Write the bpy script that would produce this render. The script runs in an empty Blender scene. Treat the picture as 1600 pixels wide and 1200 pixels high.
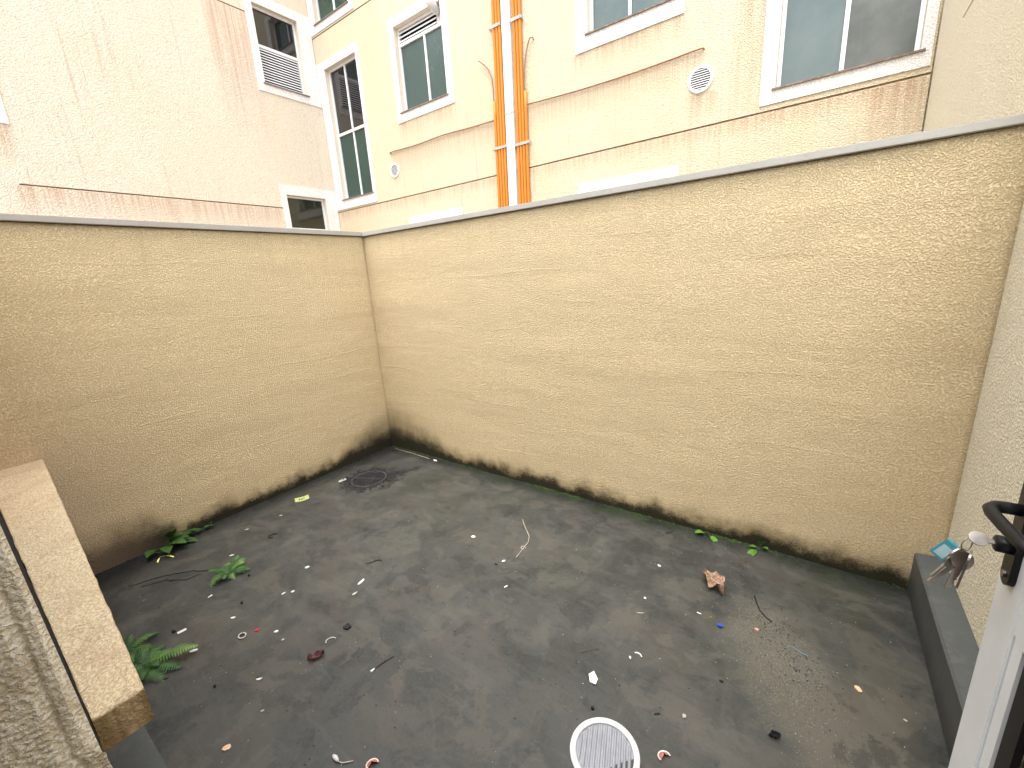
import bpy, bmesh, math, random
from mathutils import Vector, Matrix, noise
PI = math.pi
S = bpy.context.scene
C = S.collection
random.seed(11)

# ---------------------------------------------------------------- camera
CAM = (3.40379, -2.50197, 1.6); YAW, PITCH, ROLL, F = -0.63402, -0.25053, -0.06177, 658.52107
cy_, sy_ = math.cos(YAW), math.sin(YAW)
fw = Vector((sy_*math.cos(PITCH), cy_*math.cos(PITCH), math.sin(PITCH)))
rt = Vector((cy_, -sy_, 0)); up = rt.cross(fw)
r2 = rt*math.cos(ROLL) + up*math.sin(ROLL); u2 = -rt*math.sin(ROLL) + up*math.cos(ROLL)
cd = bpy.data.cameras.new('camera'); cam = bpy.data.objects.new('camera', cd); C.objects.link(cam)
cam.matrix_world = Matrix(((r2.x, u2.x, -fw.x, CAM[0]), (r2.y, u2.y, -fw.y, CAM[1]), (r2.z, u2.z, -fw.z, CAM[2]), (0, 0, 0, 1)))
cd.sensor_width = 36; cd.lens = F/1600*36; cd.clip_start = 0.01; cd.clip_end = 500
S.camera = cam

# ---------------------------------------------------------------- sky, sun, exposure
W = bpy.data.worlds.new('World'); S.world = W; W.use_nodes = True
wn = W.node_tree; wn.nodes.clear()
sky = wn.nodes.new('ShaderNodeTexSky'); sky.sky_type = 'NISHITA'; sky.sun_disc = False
SUN_EL, SUN_AZ = math.radians(74), math.radians(165)      # azimuth clockwise from +Y
sky.sun_elevation = SUN_EL; sky.sun_rotation = SUN_AZ; sky.dust_density = 4; sky.air_density = 1.5
hs = wn.nodes.new('ShaderNodeHueSaturation'); hs.inputs['Saturation'].default_value = 0.22
bg = wn.nodes.new('ShaderNodeBackground'); bg.inputs['Strength'].default_value = 0.15
wo = wn.nodes.new('ShaderNodeOutputWorld')
wn.links.new(sky.outputs[0], hs.inputs['Color']); wn.links.new(hs.outputs[0], bg.inputs[0]); wn.links.new(bg.outputs[0], wo.inputs[0])
sl = bpy.data.lights.new('sun', 'SUN'); sl.energy = .7; sl.angle = math.radians(60); sl.color = (1, .97, .93)
so = bpy.data.objects.new('sun', sl); C.objects.link(so)
sd = Vector((math.sin(SUN_AZ)*math.cos(SUN_EL), math.cos(SUN_AZ)*math.cos(SUN_EL), math.sin(SUN_EL)))
so.rotation_euler = sd.to_track_quat('Z', 'Y').to_euler(); so.location = (0, 0, 14)
S.view_settings.view_transform = 'Standard'; S.view_settings.look = 'None'
S.view_settings.gamma = 1; S.view_settings.exposure = 1.85
S.render.engine = 'CYCLES'; S.cycles.max_bounces = 10; S.cycles.diffuse_bounces = 6

# ---------------------------------------------------------------- material helpers
class NT:
    def __init__(s, name):
        s.m = bpy.data.materials.new(name); s.m.use_nodes = True; s.t = s.m.node_tree
        s.b = s.t.nodes['Principled BSDF']
        s.co = s.t.nodes.new('ShaderNodeTexCoord').outputs['Object']
        sp = s.t.nodes.new('ShaderNodeSeparateXYZ'); s.t.links.new(s.co, sp.inputs[0])
        s.x, s.y, s.z = sp.outputs
    def put(s, sock, v):
        if isinstance(v, bpy.types.NodeSocket): s.t.links.new(v, sock)
        else: sock.default_value = v
    def mth(s, op, a, b=0.0, c=None, clamp=False):
        n = s.t.nodes.new('ShaderNodeMath'); n.operation = op; n.use_clamp = clamp
        s.put(n.inputs[0], a); s.put(n.inputs[1], b)
        if c is not None: s.put(n.inputs[2], c)
        return n.outputs[0]
    def add(s, a, b): return s.mth('ADD', a, b)
    def mul(s, a, b): return s.mth('MULTIPLY', a, b)
    def sub(s, a, b): return s.mth('SUBTRACT', a, b)
    def mx(s, a, b): return s.mth('MAXIMUM', a, b)
    def ss(s, v, a, b):                      # smoothstep 0..1 as v goes a..b
        n = s.t.nodes.new('ShaderNodeMapRange'); n.interpolation_type = 'SMOOTHSTEP'
        s.put(n.inputs[0], v)
        if a <= b: n.inputs[1].default_value = a; n.inputs[2].default_value = b; n.inputs[3].default_value = 0; n.inputs[4].default_value = 1
        else: n.inputs[1].default_value = b; n.inputs[2].default_value = a; n.inputs[3].default_value = 1; n.inputs[4].default_value = 0
        return n.outputs[0]
    def vec(s, sc=(1, 1, 1), off=(0, 0, 0), rot=(0, 0, 0)):
        n = s.t.nodes.new('ShaderNodeMapping'); s.t.links.new(s.co, n.inputs[0])
        n.inputs['Scale'].default_value = sc; n.inputs['Location'].default_value = off; n.inputs['Rotation'].default_value = rot
        return n.outputs[0]
    def noise(s, scale, det=3, rough=.55, dist=0, v=None):
        n = s.t.nodes.new('ShaderNodeTexNoise'); s.put(n.inputs['Vector'], v if v is not None else s.co)
        n.inputs['Scale'].default_value = scale; n.inputs['Detail'].default_value = det
        n.inputs['Roughness'].default_value = rough; n.inputs['Distortion'].default_value = dist
        return n.outputs['Fac']
    def voro(s, scale, v=None, feat='F1', out='Distance'):
        n = s.t.nodes.new('ShaderNodeTexVoronoi'); s.put(n.inputs['Vector'], v if v is not None else s.co)
        n.inputs['Scale'].default_value = scale; n.feature = feat
        return n.outputs[out]
    def mix(s, f, a, b, mode='MIX'):
        n = s.t.nodes.new('ShaderNodeMix'); n.data_type = 'RGBA'; n.blend_type = mode
        s.put(n.inputs[0], f)
        for i, v in ((6, a), (7, b)):
            s.put(n.inputs[i], v if isinstance(v, bpy.types.NodeSocket) else (*v, 1))
        return n.outputs[2]
    def bump(s, h, strength, dist, nrm=None):
        n = s.t.nodes.new('ShaderNodeBump'); n.inputs['Strength'].default_value = strength
        n.inputs['Distance'].default_value = dist; s.put(n.inputs['Height'], h)
        if nrm is not None: s.t.links.new(nrm, n.inputs['Normal'])
        return n.outputs[0]
    def fin(s, col, rough=.85, nrm=None, spec=.3, metal=0):
        s.put(s.b.inputs['Base Color'], col if isinstance(col, bpy.types.NodeSocket) else (*col, 1))
        s.put(s.b.inputs['Roughness'], rough); s.b.inputs['Specular IOR Level'].default_value = spec
        s.b.inputs['Metallic'].default_value = metal
        if nrm is not None: s.t.links.new(nrm, s.b.inputs['Normal'])
        return s.m

def grain(n, scale, kind='worm'):
    """height 0..1 of thrown stucco"""
    a = n.noise(scale, 2, .5, .35)
    b = n.noise(scale*2.3, 2, .5, .3)
    h = n.add(n.mul(n.ss(a, .42, .60), .75), n.mul(b, .35))
    return h

def plain(name, col, rough=.6, var=.12, scale=30, bump=.0, spec=.35, metal=0):
    n = NT(name); v = n.noise(scale, 4, .6)
    c = n.mix(n.mul(n.ss(v, .3, .75), 1.0), tuple(k*(1-var) for k in col), tuple(min(1, k*(1+var)) for k in col))
    nr = n.bump(v, bump, .002) if bump else None
    return n.fin(c, rough, nr, spec, metal)

def yard_stucco(name, base, along, mold_fn):
    n = NT(name)
    h = grain(n, 138)
    big = n.noise(2.2, 4, .55, 0, n.vec((1, 1, 1.6)))
    course = n.noise(1, 3, .5, .3, n.vec((1.4, 1.4, 7.5), (3, 1, .4)))
    zz = n.add(n.z, n.mul(n.noise(1, 3, .5, 0, n.vec((1.3, 1.3, .6), (2, 7, .3))), .09))
    ridge = n.ss(n.mth('ABSOLUTE', n.sub(n.mth('MODULO', zz, .195), .0975)), .010, .0)
    ridge = n.mul(ridge, n.ss(n.noise(1, 3, .55, 0, n.vec((1.6, 1.6, 3.5), (4, 1, 2))), .47, .62))
    nr = n.bump(course, .8, .012)
    nr = n.bump(ridge, .6, .0022, nr)
    nr = n.bump(h, 1.0, .005, nr)
    dark = tuple(k*.76 for k in base)
    c = n.mix(n.ss(h, .05, .85), dark, base)
    c = n.mix(n.mul(n.ss(big, .42, .72), .18), c, (base[0]*.86, base[1]*.80, base[2]*.72))
    c = n.mix(n.mul(n.ss(n.noise(6, 3, .6), .5, .8), .18), c, (base[0]*1.12, base[1]*1.12, base[2]*1.12))
    pit = n.ss(n.noise(105, 3, .6), .42, .33)
    c = n.mix(n.mul(pit, .42), c, (base[0]*.42, base[1]*.38, base[2]*.30))
    # faint fine run-off from the coping
    run = n.noise(1, 3, .6, 0, n.vec((16, 16, .9)))
    c = n.mix(n.mul(n.mul(n.ss(run, .5, .75), n.ss(n.z, 1.5, 2.0)), .14), c, (.25, .18, .09))
    # mould grown up from the slab; near left foot holds painted shade
    hgt = mold_fn(n)
    edge = n.add(n.z, n.mul(n.sub(n.noise(7, 5, .65), .5), -.20))
    edge = n.add(edge, n.mul(n.sub(h, .5), -.022))
    r = n.mth('DIVIDE', edge, hgt)
    c = n.mix(n.mul(n.ss(r, 2.9, .6), .5), c, (.26, .18, .07))
    c = n.mix(n.mul(n.ss(r, 2.4, .5), .62), c, (.075, .060, .022))
    c = n.mix(n.mul(n.ss(r, 1.5, .45), .93), c, (.012, .012, .007))
    if along == 'y':
        pk = n.mul(n.ss(n.y, -1.75, -2.3), n.ss(n.add(n.z, n.mul(n.sub(n.noise(3, 4, .6), .5), .8)), 1.15, .6))
        c = n.mix(n.mul(pk, .30), c, (.60, .42, .31))
    g = n.mul(n.ss(r, 1.3, .6), n.ss(n.noise(3.1, 3, .6, 0, n.vec((1, 1, 1), (4, 4, 4))), .53, .68))
    c = n.mix(n.mul(n.mul(g, n.ss(n.x, .7, 1.3)), .6), c, (.028, .055, .008))
    return n.fin(c, .9, nr, .2)

def m_back(n):   # mould height along the back wall (x)
    a = n.mul(n.ss(n.x, 1.0, .0), .17)
    w = n.mul(n.noise(2.6, 3, .6, 0, n.vec((1, 0, 0))), .14)
    return n.mul(n.add(n.add(.012, a), w), .8)
def m_shade_left(n):
    a = n.mul(n.ss(n.y, -.8, .0), .12)
    b = n.mul(n.ss(n.y, -1.75, -2.0), .09)  # raised at the near end, painting in the deep shade there
    w = n.mul(n.noise(2.2, 3, .6, 0, n.vec((0, 1, 0))), .12)
    return n.mul(n.add(n.add(n.add(.015, a), b), w), .8)

TAN = (.70, .56, .345)
M = {}
M['back'] = yard_stucco('stucco_tan_back', TAN, 'x', m_back)
M['left'] = yard_stucco('stucco_tan_left', (TAN[0]*1.12, TAN[1]*1.12, TAN[2]*1.12), 'y', m_shade_left)

def facade(name, base, u, ropes=(), band=None, speck=70, streak=.35, pink=(.48, .32, .21)):
    n = NT(name)
    U = n.x if u == 'x' else n.y
    h = grain(n, speck)
    nr = n.bump(h, 1, .008)
    pits = n.ss(n.noise(speck*.8, 3, .6), .41, .31)
    c = n.mix(n.ss(h, .1, .8), tuple(k*.86 for k in base), base)
    c = n.mix(n.mul(pits, .60), c, (base[0]*.50, base[1]*.42, base[2]*.34))
    big = n.noise(1.1, 4, .6, 0, n.vec((1, 1, .5)))
    c = n.mix(n.mul(n.ss(big, .45, .7), .28), c, (base[0]*.90, base[1]*.82, base[2]*.70))
    # fine vertical rain streaks
    st = n.noise(1, 4, .65, 0, n.vec((22, 22, .55)))
    reg = n.ss(n.noise(.9, 3, .5, 0, n.vec((1, 1, .8), (7, 2, 3))), .40, .66)
    c = n.mix(n.mul(n.mul(n.ss(st, .53, .70), reg), streak), c, (.34, .23, .14))
    st2 = n.noise(1, 2, .5, 0, n.vec((9, 9, .25), (3, 8, 1)))
    c = n.mix(n.mul(n.ss(st2, .66, .74), streak*.6), c, (.30, .21, .14))
    for (a, b, z0, dep) in ropes:      # soil washed down below a ledge, cable or groove
        inside = n.mul(n.ss(U, a-.05, a+.05), n.ss(U, b+.05, b-.05))
        below = n.mul(n.ss(n.z, z0+.012, z0-.004), n.ss(n.z, z0-dep, z0))
        comb = n.add(.35, n.mul(n.ss(n.noise(1, 3, .6, 0, n.vec((40, 40, .8))), .42, .62), .65))
        c = n.mix(n.mul(n.mul(n.mul(inside, below), comb), .62), c, pink)
    return n.fin(c, .9, nr, .2)

CREAM = (.77, .665, .485)
M['facade'] = facade('stucco_cream_facade', CREAM, 'x',
    ropes=[(-2.93, -.67, 3.80, .45), (-.13, 2.15, 3.80, .40), (-4.7, 3.9, 3.045, .22), (-4.7, -3.5, 3.26, .25), (-2.65, -1.45, 4.2, .35),
           (.6, 1.95, 4.2, .3), (2.0, 2.3, 3.39, .35), (3.6, 3.99, 3.04, .7), (2.45, 2.72, 4.4, 1.9)])
M['wing'] = facade('stucco_pale_wing', (.82, .715, .585), 'y', ropes=[(-1.42, 1.87, 3.045, .45), (-2.4, -1.3, 3.74, .6), (1.2, 1.9, 6.09, 2.4)], speck=60, streak=.36, pink=(.50, .31, .21))
M['side'] = facade('stucco_cream_side', (.92, .85, .67), 'y', speck=100, streak=.06)
M['house'] = facade('stucco_house_front', (.60, .46, .28), 'x', speck=60, streak=.1)

def white_trim():
    n = NT('white_textured_trim'); h = grain(n, 75)
    c = n.mix(n.ss(h, .1, .7), (.66, .63, .60), (.86, .84, .82))
    s_ = n.noise(1, 3, .6, 0, n.vec((14, 14, .8)))
    c = n.mix(n.mul(n.ss(s_, .52, .75), .25), c, (.52, .40, .30))
    return n.fin(c, .85, n.bump(h, .8, .005), .2)
M['trim'] = white_trim()
def reveal():
    n = NT('painted_reveal'); v = n.noise(20, 4, .6)
    return n.fin(n.mix(v, (.62, .54, .43), (.78, .71, .60)), .8, n.bump(v, .3, .003), .2)
M['reveal'] = reveal()
M['alu'] = plain('white_aluminium', (.80, .80, .80), .35, .04, 8, 0, .5)
M['sillstone'] = plain('soiled_sill_edge', (.20, .15, .12), .7, .35, 22, .3)
M['groove'] = plain('groove_dirt', (.30, .20, .12), .9, .3, 30)
def glass(name, col, rough, dirt=.25, dcol=(.35, .38, .36), ior=1.6, blotch=1.5):
    n = NT(name)
    a = n.noise(blotch, 4, .6); b = n.noise(1, 3, .6, 0, n.vec((26, 26, 2)))
    c = n.mix(n.mul(n.ss(a, .35, .8), dirt), col, dcol)
    c = n.mix(n.mul(n.ss(b, .55, .8), dirt*.35), c, dcol)
    sp = n.ss(n.voro(9), .035, .015)
    c = n.mix(n.mul(sp, .5), c, (.6, .62, .6))
    n.b.inputs['IOR'].default_value = ior
    return n.fin(c, n.add(rough, n.mul(n.ss(a, .4, .8), .12)), n.bump(n.noise(1.3, 1, .5), .03, .02), .5)
M['g_teal'] = glass('pane_teal', (.045, .082, .078), .20, .15, (.15, .20, .19))
M['g_green'] = glass('pane_dark_green', (.014, .050, .040), .08, .10, (.08, .14, .12))
M['g_dark'] = glass('pane_black', (.010, .010, .011), .02, .05, (.08, .08, .08), 1.75)
M['g_olive'] = glass('pane_olive', (.018, .020, .012), .06, .25, (.06, .07, .06))
M['g_grey'] = glass('pane_grey_green', (.070, .105, .105), .16, .35, (.20, .24, .22))
M['g_brown'] = glass('pane_grey_brown', (.055, .060, .045), .14, .5, (.19, .20, .18), 1.6, 2.2)
M['dark'] = plain('dark_recess', (.015, .013, .012), .9, .2)
def coping():
    n = NT('coping_stone'); v = n.noise(6, 5, .6); w = n.noise(60, 3, .6)
    c = n.mix(v, (.31, .295, .265), (.42, .40, .36)); c = n.mix(n.mul(n.ss(w, .5, .8), .25), c, (.20, .19, .17))
    return n.fin(c, .7, n.bump(w, .25, .002), .3)
M['coping'] = coping()
def orange():
    n = NT('orange_conduit_plastic'); v = n.noise(1, 3, .5, 0, n.vec((30, 30, 1.5)))
    c = n.mix(v, (.54, .165, .012), (.68, .25, .03)); c = n.mix(n.mul(n.ss(n.noise(3, 5, .7, 0, n.vec((9, 9, .8))), .5, .72), .45), c, (.34, .17, .07))
    return n.fin(c, .55, None, .35)
M['orange'] = orange()
M['pvc'] = plain('white_pvc', (.78, .78, .79), .4, .05, 4, 0, .45)
M['clamp'] = plain('galvanised_clamp', (.52, .46, .42), .5, .25, 60, .2, .5, .3)
M['rust'] = plain('rusty_cable', (.30, .13, .065), .8, .35, 40, .3)
M['rust2'] = plain('grey_brown_cable', (.26, .17, .11), .8, .3, 40, .3)

def floor_mat():
    n = NT('sealed_yard_slab')
    warp = n.t.nodes.new('ShaderNodeVectorMath'); warp.operation = 'ADD'
    nn = n.t.nodes.new('ShaderNodeTexNoise'); nn.inputs['Scale'].default_value = 1.6; nn.inputs['Detail'].default_value = 3
    n.t.links.new(n.co, nn.inputs['Vector'])
    sc = n.t.nodes.new('ShaderNodeVectorMath'); sc.operation = 'SCALE'; sc.inputs['Scale'].default_value = .7
    n.t.links.new(nn.outputs['Color'], sc.inputs[0]); n.t.links.new(n.co, warp.inputs[0]); n.t.links.new(sc.outputs[0], warp.inputs[1])
    wv = warp.outputs[0]
    a = n.noise(1.5, 6, .62, .6, wv); b = n.noise(4.2, 6, .65, .4, wv); f = n.noise(26, 5, .7, .2)
    st = n.noise(1, 5, .6, 1.2, n.vec((3.2, 14, 1), (0, 0, 0), (0, 0, .5)))
    st2 = n.noise(1, 4, .6, .8, n.vec((2.0, 10, 1), (5, 2, 0), (0, 0, -.9)))
    c = n.mix(n.ss(a, .32, .68), (0.0212, 0.0238, 0.0219), (0.0456, 0.0459, 0.0399))
    c = n.mix(n.mul(n.ss(b, .50, .64), .45), c, (0.0692, 0.0641, 0.0493))
    c = n.mix(n.mul(n.ss(b, .44, .30), .6), c, (0.0139, 0.0165, 0.0154))
    c = n.mix(n.mul(n.ss(st, .52, .66), .34), c, (0.0672, 0.0671, 0.0622))
    c = n.mix(n.mul(n.ss(st2, .55, .68), .30), c, (0.0183, 0.0208, 0.0214))
    pinkish = n.ss(n.noise(2.3, 4, .6, .5, n.vec((1, 1, 1), (8, 3, 0))), .52, .62)
    c = n.mix(n.mul(pinkish, .45), c, (0.0611, 0.0498, 0.0420))
    greenish = n.mul(n.ss(n.noise(1.7, 4, .6, .3, n.vec((1, 1, 1), (2, 9, 0))), .46, .62), n.ss(n.y, -1.6, -.3))
    c = n.mix(n.mul(greenish, .45), c, (0.0326, 0.0368, 0.0235))
    # darker blue-grey area towards the left wall
    bl = n.mul(n.ss(n.x, 1.5, .5), n.ss(n.noise(2.4, 3, .6), .35, .6))
    c = n.mix(n.mul(bl, .45), c, (0.0229, 0.0247, 0.0274))
    # thin irregular pale edges of dried puddles
    ed = n.mth('ABSOLUTE', n.sub(n.noise(1.9, 3, .5, .5, n.vec((1, 1, 1), (1, 4, 2))), .5))
    c = n.mix(n.mul(n.mul(n.ss(ed, .006, .0), n.ss(b, .48, .62)), .22), c, (0.0814, 0.0779, 0.0643))
    # light gritty deposit right of centre
    dx = n.sub(n.x, 3.43); dy = n.sub(n.y, -.80)
    da = n.sub(n.mul(dx, .45), n.mul(dy, .9)); db = n.add(n.mul(dx, .9), n.mul(dy, .45))
    rr = n.mth('SQRT', n.add(n.mul(n.mul(da, da), 3.4), n.mul(n.mul(db, db), 16)))
    sand = n.ss(n.add(rr, n.mul(n.sub(n.noise(5, 5, .7), .5), 1.0)), .95, .35)
    grit = n.add(.45, n.mul(n.ss(n.noise(120, 3, .7), .42, .58), .55))
    c = n.mix(n.mul(n.mul(sand, grit), .85), c, (0.1100, 0.1018, 0.0772))
    tx = n.sub(n.add(n.x, n.mul(n.y, .15)), 3.55); ty = n.sub(n.y, -1.15)
    t2 = n.mth('SQRT', n.add(n.mul(n.mul(tx, tx), 9), n.mul(n.mul(ty, ty), 3)))
    tan = n.ss(n.add(t2, n.mul(n.sub(n.noise(3.2, 5, .7), .5), 1.3)), .85, .45)
    c = n.mix(n.mul(tan, .62), c, (0.0855, 0.0736, 0.0535))
    ox = n.sub(n.x, .47); oy = n.sub(n.y, -.57)
    od = n.mth('SQRT', n.add(n.mul(ox, ox), n.mul(oy, oy)))
    c = n.mix(n.mul(n.ss(n.add(od, n.mul(n.sub(n.noise(7, 6, .75), .5), .5)), .26, .17), .88), c, (0.0064, 0.0066, 0.0071))
    pe = n.noise(3.1, 9, .68, .3, n.vec((1, 1, 1), (11, 5, 0))); 
    c = n.mix(n.mul(n.ss(pe, .540, .570), .42), c, (0.0795, 0.0708, 0.0558))
    c = n.mix(n.mul(n.ss(pe, .440, .405), .55), c, (0.0127, 0.0151, 0.0149))
    pf = n.noise(7.5, 9, .72, .5, n.vec((1, 1, 1), (1, 15, 0)))
    c = n.mix(n.mul(n.ss(pf, .575, .600), .30), c, (0.0636, 0.0617, 0.0545))
    c = n.mix(n.mul(n.ss(pf, .40, .375), .35), c, (0.0153, 0.0164, 0.0162))
    c = n.mix(n.mul(n.ss(n.x, .42, .1), n.mul(n.ss(n.y, -1.75, -2.0), .85)), c, (0.0066, 0.0066, 0.0066))  # deep shade at the near left wall foot, painted black into the slab
    # fine speckle
    c = n.mix(n.mul(n.ss(f, .60, .75), .35), c, (0.0652, 0.0649, 0.0579))
    c = n.mix(n.mul(n.ss(n.noise(190, 2, .6), .66, .72), .45), c, (0.0977, 0.0995, 0.0900))
    # dark mouldy line where slab meets the walls
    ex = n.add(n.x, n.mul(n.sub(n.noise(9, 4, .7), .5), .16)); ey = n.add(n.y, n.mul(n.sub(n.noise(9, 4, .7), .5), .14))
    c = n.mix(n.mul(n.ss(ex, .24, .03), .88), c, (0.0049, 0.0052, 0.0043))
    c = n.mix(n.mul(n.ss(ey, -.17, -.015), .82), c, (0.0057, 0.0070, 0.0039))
    g = n.mul(n.ss(ey, -.17, -.06), n.ss(n.noise(3, 3, .6, 0, n.vec((1, 1, 1), (6, 1, 0))), .48, .6))
    c = n.mix(n.mul(g, .5), c, (0.0143, 0.0260, 0.0052))
    c = n.mix(n.mul(n.ss(n.noise(60, 5, .75), .42, .62), .28), c, (0.0541, 0.0544, 0.0507))
    c = n.mix(n.mul(n.ss(n.noise(34, 5, .75, .3, n.vec((1, 1, 1), (3, 3, 0))), .56, .70), .35), c, (0.0140, 0.0151, 0.0143))
    rough = n.add(.42, n.mul(n.ss(b, .35, .65), .25))
    nr = n.bump(n.noise(1.8, 3, .5), .4, .03)
    nr = n.bump(n.add(b, n.mul(st, .7)), .35, .008, nr)
    nr = n.bump(f, .35, .0022, nr)
    return n.fin(c, rough, nr, .42)
M['floor'] = floor_mat()
def skirt():
    n = NT('grey_skirting_paint'); v = n.noise(5, 4, .6); w = n.noise(40, 4, .65)
    c = n.mix(v, (.056, .062, .062), (.084, .090, .089)); c = n.mix(n.mul(n.ss(w, .55, .8), .3), c, (.05, .052, .047))
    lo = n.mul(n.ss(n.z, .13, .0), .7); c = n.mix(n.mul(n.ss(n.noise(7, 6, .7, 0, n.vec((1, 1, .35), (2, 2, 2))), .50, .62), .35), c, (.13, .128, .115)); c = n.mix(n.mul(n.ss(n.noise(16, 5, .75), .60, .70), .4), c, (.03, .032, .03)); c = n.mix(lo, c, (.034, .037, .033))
    return n.fin(c, .55, n.bump(n.add(n.mul(v, 2), w), .25, .004), .35)
M['skirt'] = skirt()
def ledge():
    n = NT('weathered_ledge_stucco'); h = grain(n, 150)
    v = n.noise(5, 5, .65, .4); w = n.noise(30, 5, .75, .3, n.vec((.7, 1.2, 1)))
    c = n.mix(n.ss(h, .1, .8), (.50, .395, .25), (.68, .56, .385))
    c = n.mix(n.mul(n.ss(v, .45, .68), .45), c, (.45, .30, .20))
    c = n.mix(n.mul(n.ss(w, .54, .66), .38), c, (.36, .25, .16))
    c = n.mix(n.mul(n.ss(n.mth('ABSOLUTE', n.sub(n.noise(9, 4, .6, .8), .5)), .012, .0), .5), c, (.26, .18, .11))
    # drip marks down the end and outer face
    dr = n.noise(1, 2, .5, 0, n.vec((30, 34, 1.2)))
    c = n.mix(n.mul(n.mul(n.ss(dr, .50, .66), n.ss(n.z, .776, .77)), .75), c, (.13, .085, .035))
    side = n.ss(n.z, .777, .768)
    c = n.mix(n.mul(side, .5), c, (.30, .215, .10))  # upright faces also darkened in colour for their shade
    return n.fin(c, .92, n.bump(h, .6, .004), .2)
M['ledge'] = ledge()
def jamb():
    n = NT('coarse_jamb_stucco'); h = grain(n, 200)
    v = n.noise(18, 4, .6)
    c = n.mix(n.ss(h, .1, .8), (.74, .64, .48), (.90, .84, .72))
    c = n.mix(n.mul(n.ss(v, .45, .7), .4), c, (.42, .31, .19))
    return n.fin(c, .9, n.bump(h, .7, .0025), .25)
M['jamb'] = jamb()
M['black_gap'] = plain('gap_shade_black', (.012, .011, .011), .8, .3)  # plain black for the shaded gap behind the ledge
M['blackmetal'] = plain('black_powdercoat', (.005, .005, .006), .45, .2, 60, .1, .3)
M['edge_strip'] = plain('black_edge_strip', (.008, .008, .009), .5, .2)
M['doorwhite'] = plain('white_door_profile', (.84, .88, .92), .3, .04, 9, 0, .5)
M['steel'] = plain('key_nickel', (.34, .31, .285), .38, .15, 50, .05, .5, .95)
def bluefob():
    n = NT('blue_key_fob'); v = n.noise(25, 3, .5)
    n.b.inputs['Transmission Weight'].default_value = .25
    return n.fin(n.mix(v, (.05, .36, .48), (.14, .52, .64)), .3, None, .5)
M['fob'] = bluefob()
M['fobpaper'] = plain('fob_insert', (.45, .68, .74), .6, .1)
M['draintop'] = plain('drain_white_plastic', (.50, .50, .49), .45, .1, 30, .1)
M['drainrib'] = plain('drain_grey_plastic', (.27, .28, .305), .42, .1, 30, .1)
M['mark'] = plain('embossed_mark_dirt', (.22, .21, .20), .8, .2)
def clear():
    n = NT('clear_door_glass'); n.b.inputs['Transmission Weight'].default_value = 1; n.b.inputs['IOR'].default_value = 1.45
    return n.fin((.93, .96, .95), .01, None, .5)
M['clear'] = clear()
def leafm(name, a, b, rough=.5, scale=20):
    n = NT(name); v = n.noise(scale, 3, .6)
    n.b.inputs['Subsurface Weight'].default_value = 0
    return n.fin(n.mix(n.ss(v, .3, .7), a, b), rough, None, .4)
M['fern'] = leafm('fern_green', (.018, .060, .014), (.055, .135, .028))
M['fern2'] = leafm('fern_light_green', (.055, .13, .025), (.13, .23, .045))
M['sprout'] = leafm('sprout_green', (.045, .13, .012), (.10, .23, .025))
M['plant'] = leafm('corner_plant_green', (.014, .050, .009), (.045, .105, .016))
M['yellowleaf'] = leafm('yellow_leaf', (.62, .60, .12), (.80, .78, .30))
M['moss'] = leafm('moss_green', (.018, .040, .006), (.05, .10, .015), .9, 60)
M['bark'] = leafm('stem_dark', (.02, .022, .02), (.05, .05, .045), .8)
M['muck'] = plain('black_silt', (.014, .014, .016), .75, .5, 60, .5)
M['muckring'] = plain('old_drain_iron', (.035, .034, .035), .6, .35, 40, .3)
def pm(name, c, r=.7, var=.12): M[name] = plain(name, c, r, var, 60, .1); return M[name]
pm('scrap_white', (.58, .57, .54)); pm('scrap_offwhite', (.36, .34, .30)); pm('scrap_pink', (.62, .27, .22), .6, .2)
pm('scrap_orange', (.66, .42, .27), .7, .2); pm('scrap_red', (.42, .02, .03), .5); pm('scrap_maroon', (.10, .035, .035), .7, .3)
pm('scrap_blue', (.02, .06, .42), .4); pm('scrap_black', (.012, .012, .013), .7); pm('scrap_brown', (.07, .045, .035), .8, .3)
pm('scrap_straw', (.30, .25, .185), .7, .2); pm('scrap_yellow', (.36, .40, .14), .6, .1); pm('scrap_blueline', (.12, .25, .35), .6)
pm('scrap_pinkwhite', (.72, .58, .55)); pm('dryleaf', (.33, .215, .145), .8, .5)

# ---------------------------------------------------------------- object helpers
def mobj(name, bm, mat, parent=None, smooth=False, recalc=True):
    if recalc: bmesh.ops.recalc_face_normals(bm, faces=bm.faces)
    me = bpy.data.meshes.new(name); bm.to_mesh(me); bm.free()
    for m in (mat if isinstance(mat, (list, tuple)) else [mat]): me.materials.append(m)
    if smooth:
        for p in me.polygons: p.use_smooth = True
    o = bpy.data.objects.new(name, me); C.objects.link(o)
    if parent: o.parent = parent
    return o
def tag(o, label=None, cat=None, group=None, kind=None):
    if label: o['label'] = label
    if cat: o['category'] = cat
    if group: o['group'] = group
    if kind: o['kind'] = kind
    return o
def thing(name, label, cat, loc=(0, 0, 0), rz=0, group=None):
    o = bpy.data.objects.new(name, None); C.objects.link(o); o.location = loc; o.rotation_euler = (0, 0, rz)
    o.empty_display_size = .05
    return tag(o, label, cat, group)
def box(bm, a, b, mi=0, bev=0):
    x0, y0, z0 = a; x1, y1, z1 = b
    vs = [bm.verts.new(p) for p in ((x0,y0,z0),(x1,y0,z0),(x1,y1,z0),(x0,y1,z0),(x0,y0,z1),(x1,y0,z1),(x1,y1,z1),(x0,y1,z1))]
    fs = [bm.faces.new([vs[i] for i in q]) for q in ((0,3,2,1),(4,5,6,7),(0,1,5,4),(1,2,6,5),(2,3,7,6),(3,0,4,7))]
    for f in fs: f.material_index = mi
    if bev:
        es = list({e for f in fs for e in f.edges}); bmesh.ops.bevel(bm, geom=es, offset=bev, segments=2, affect='EDGES')
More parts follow.
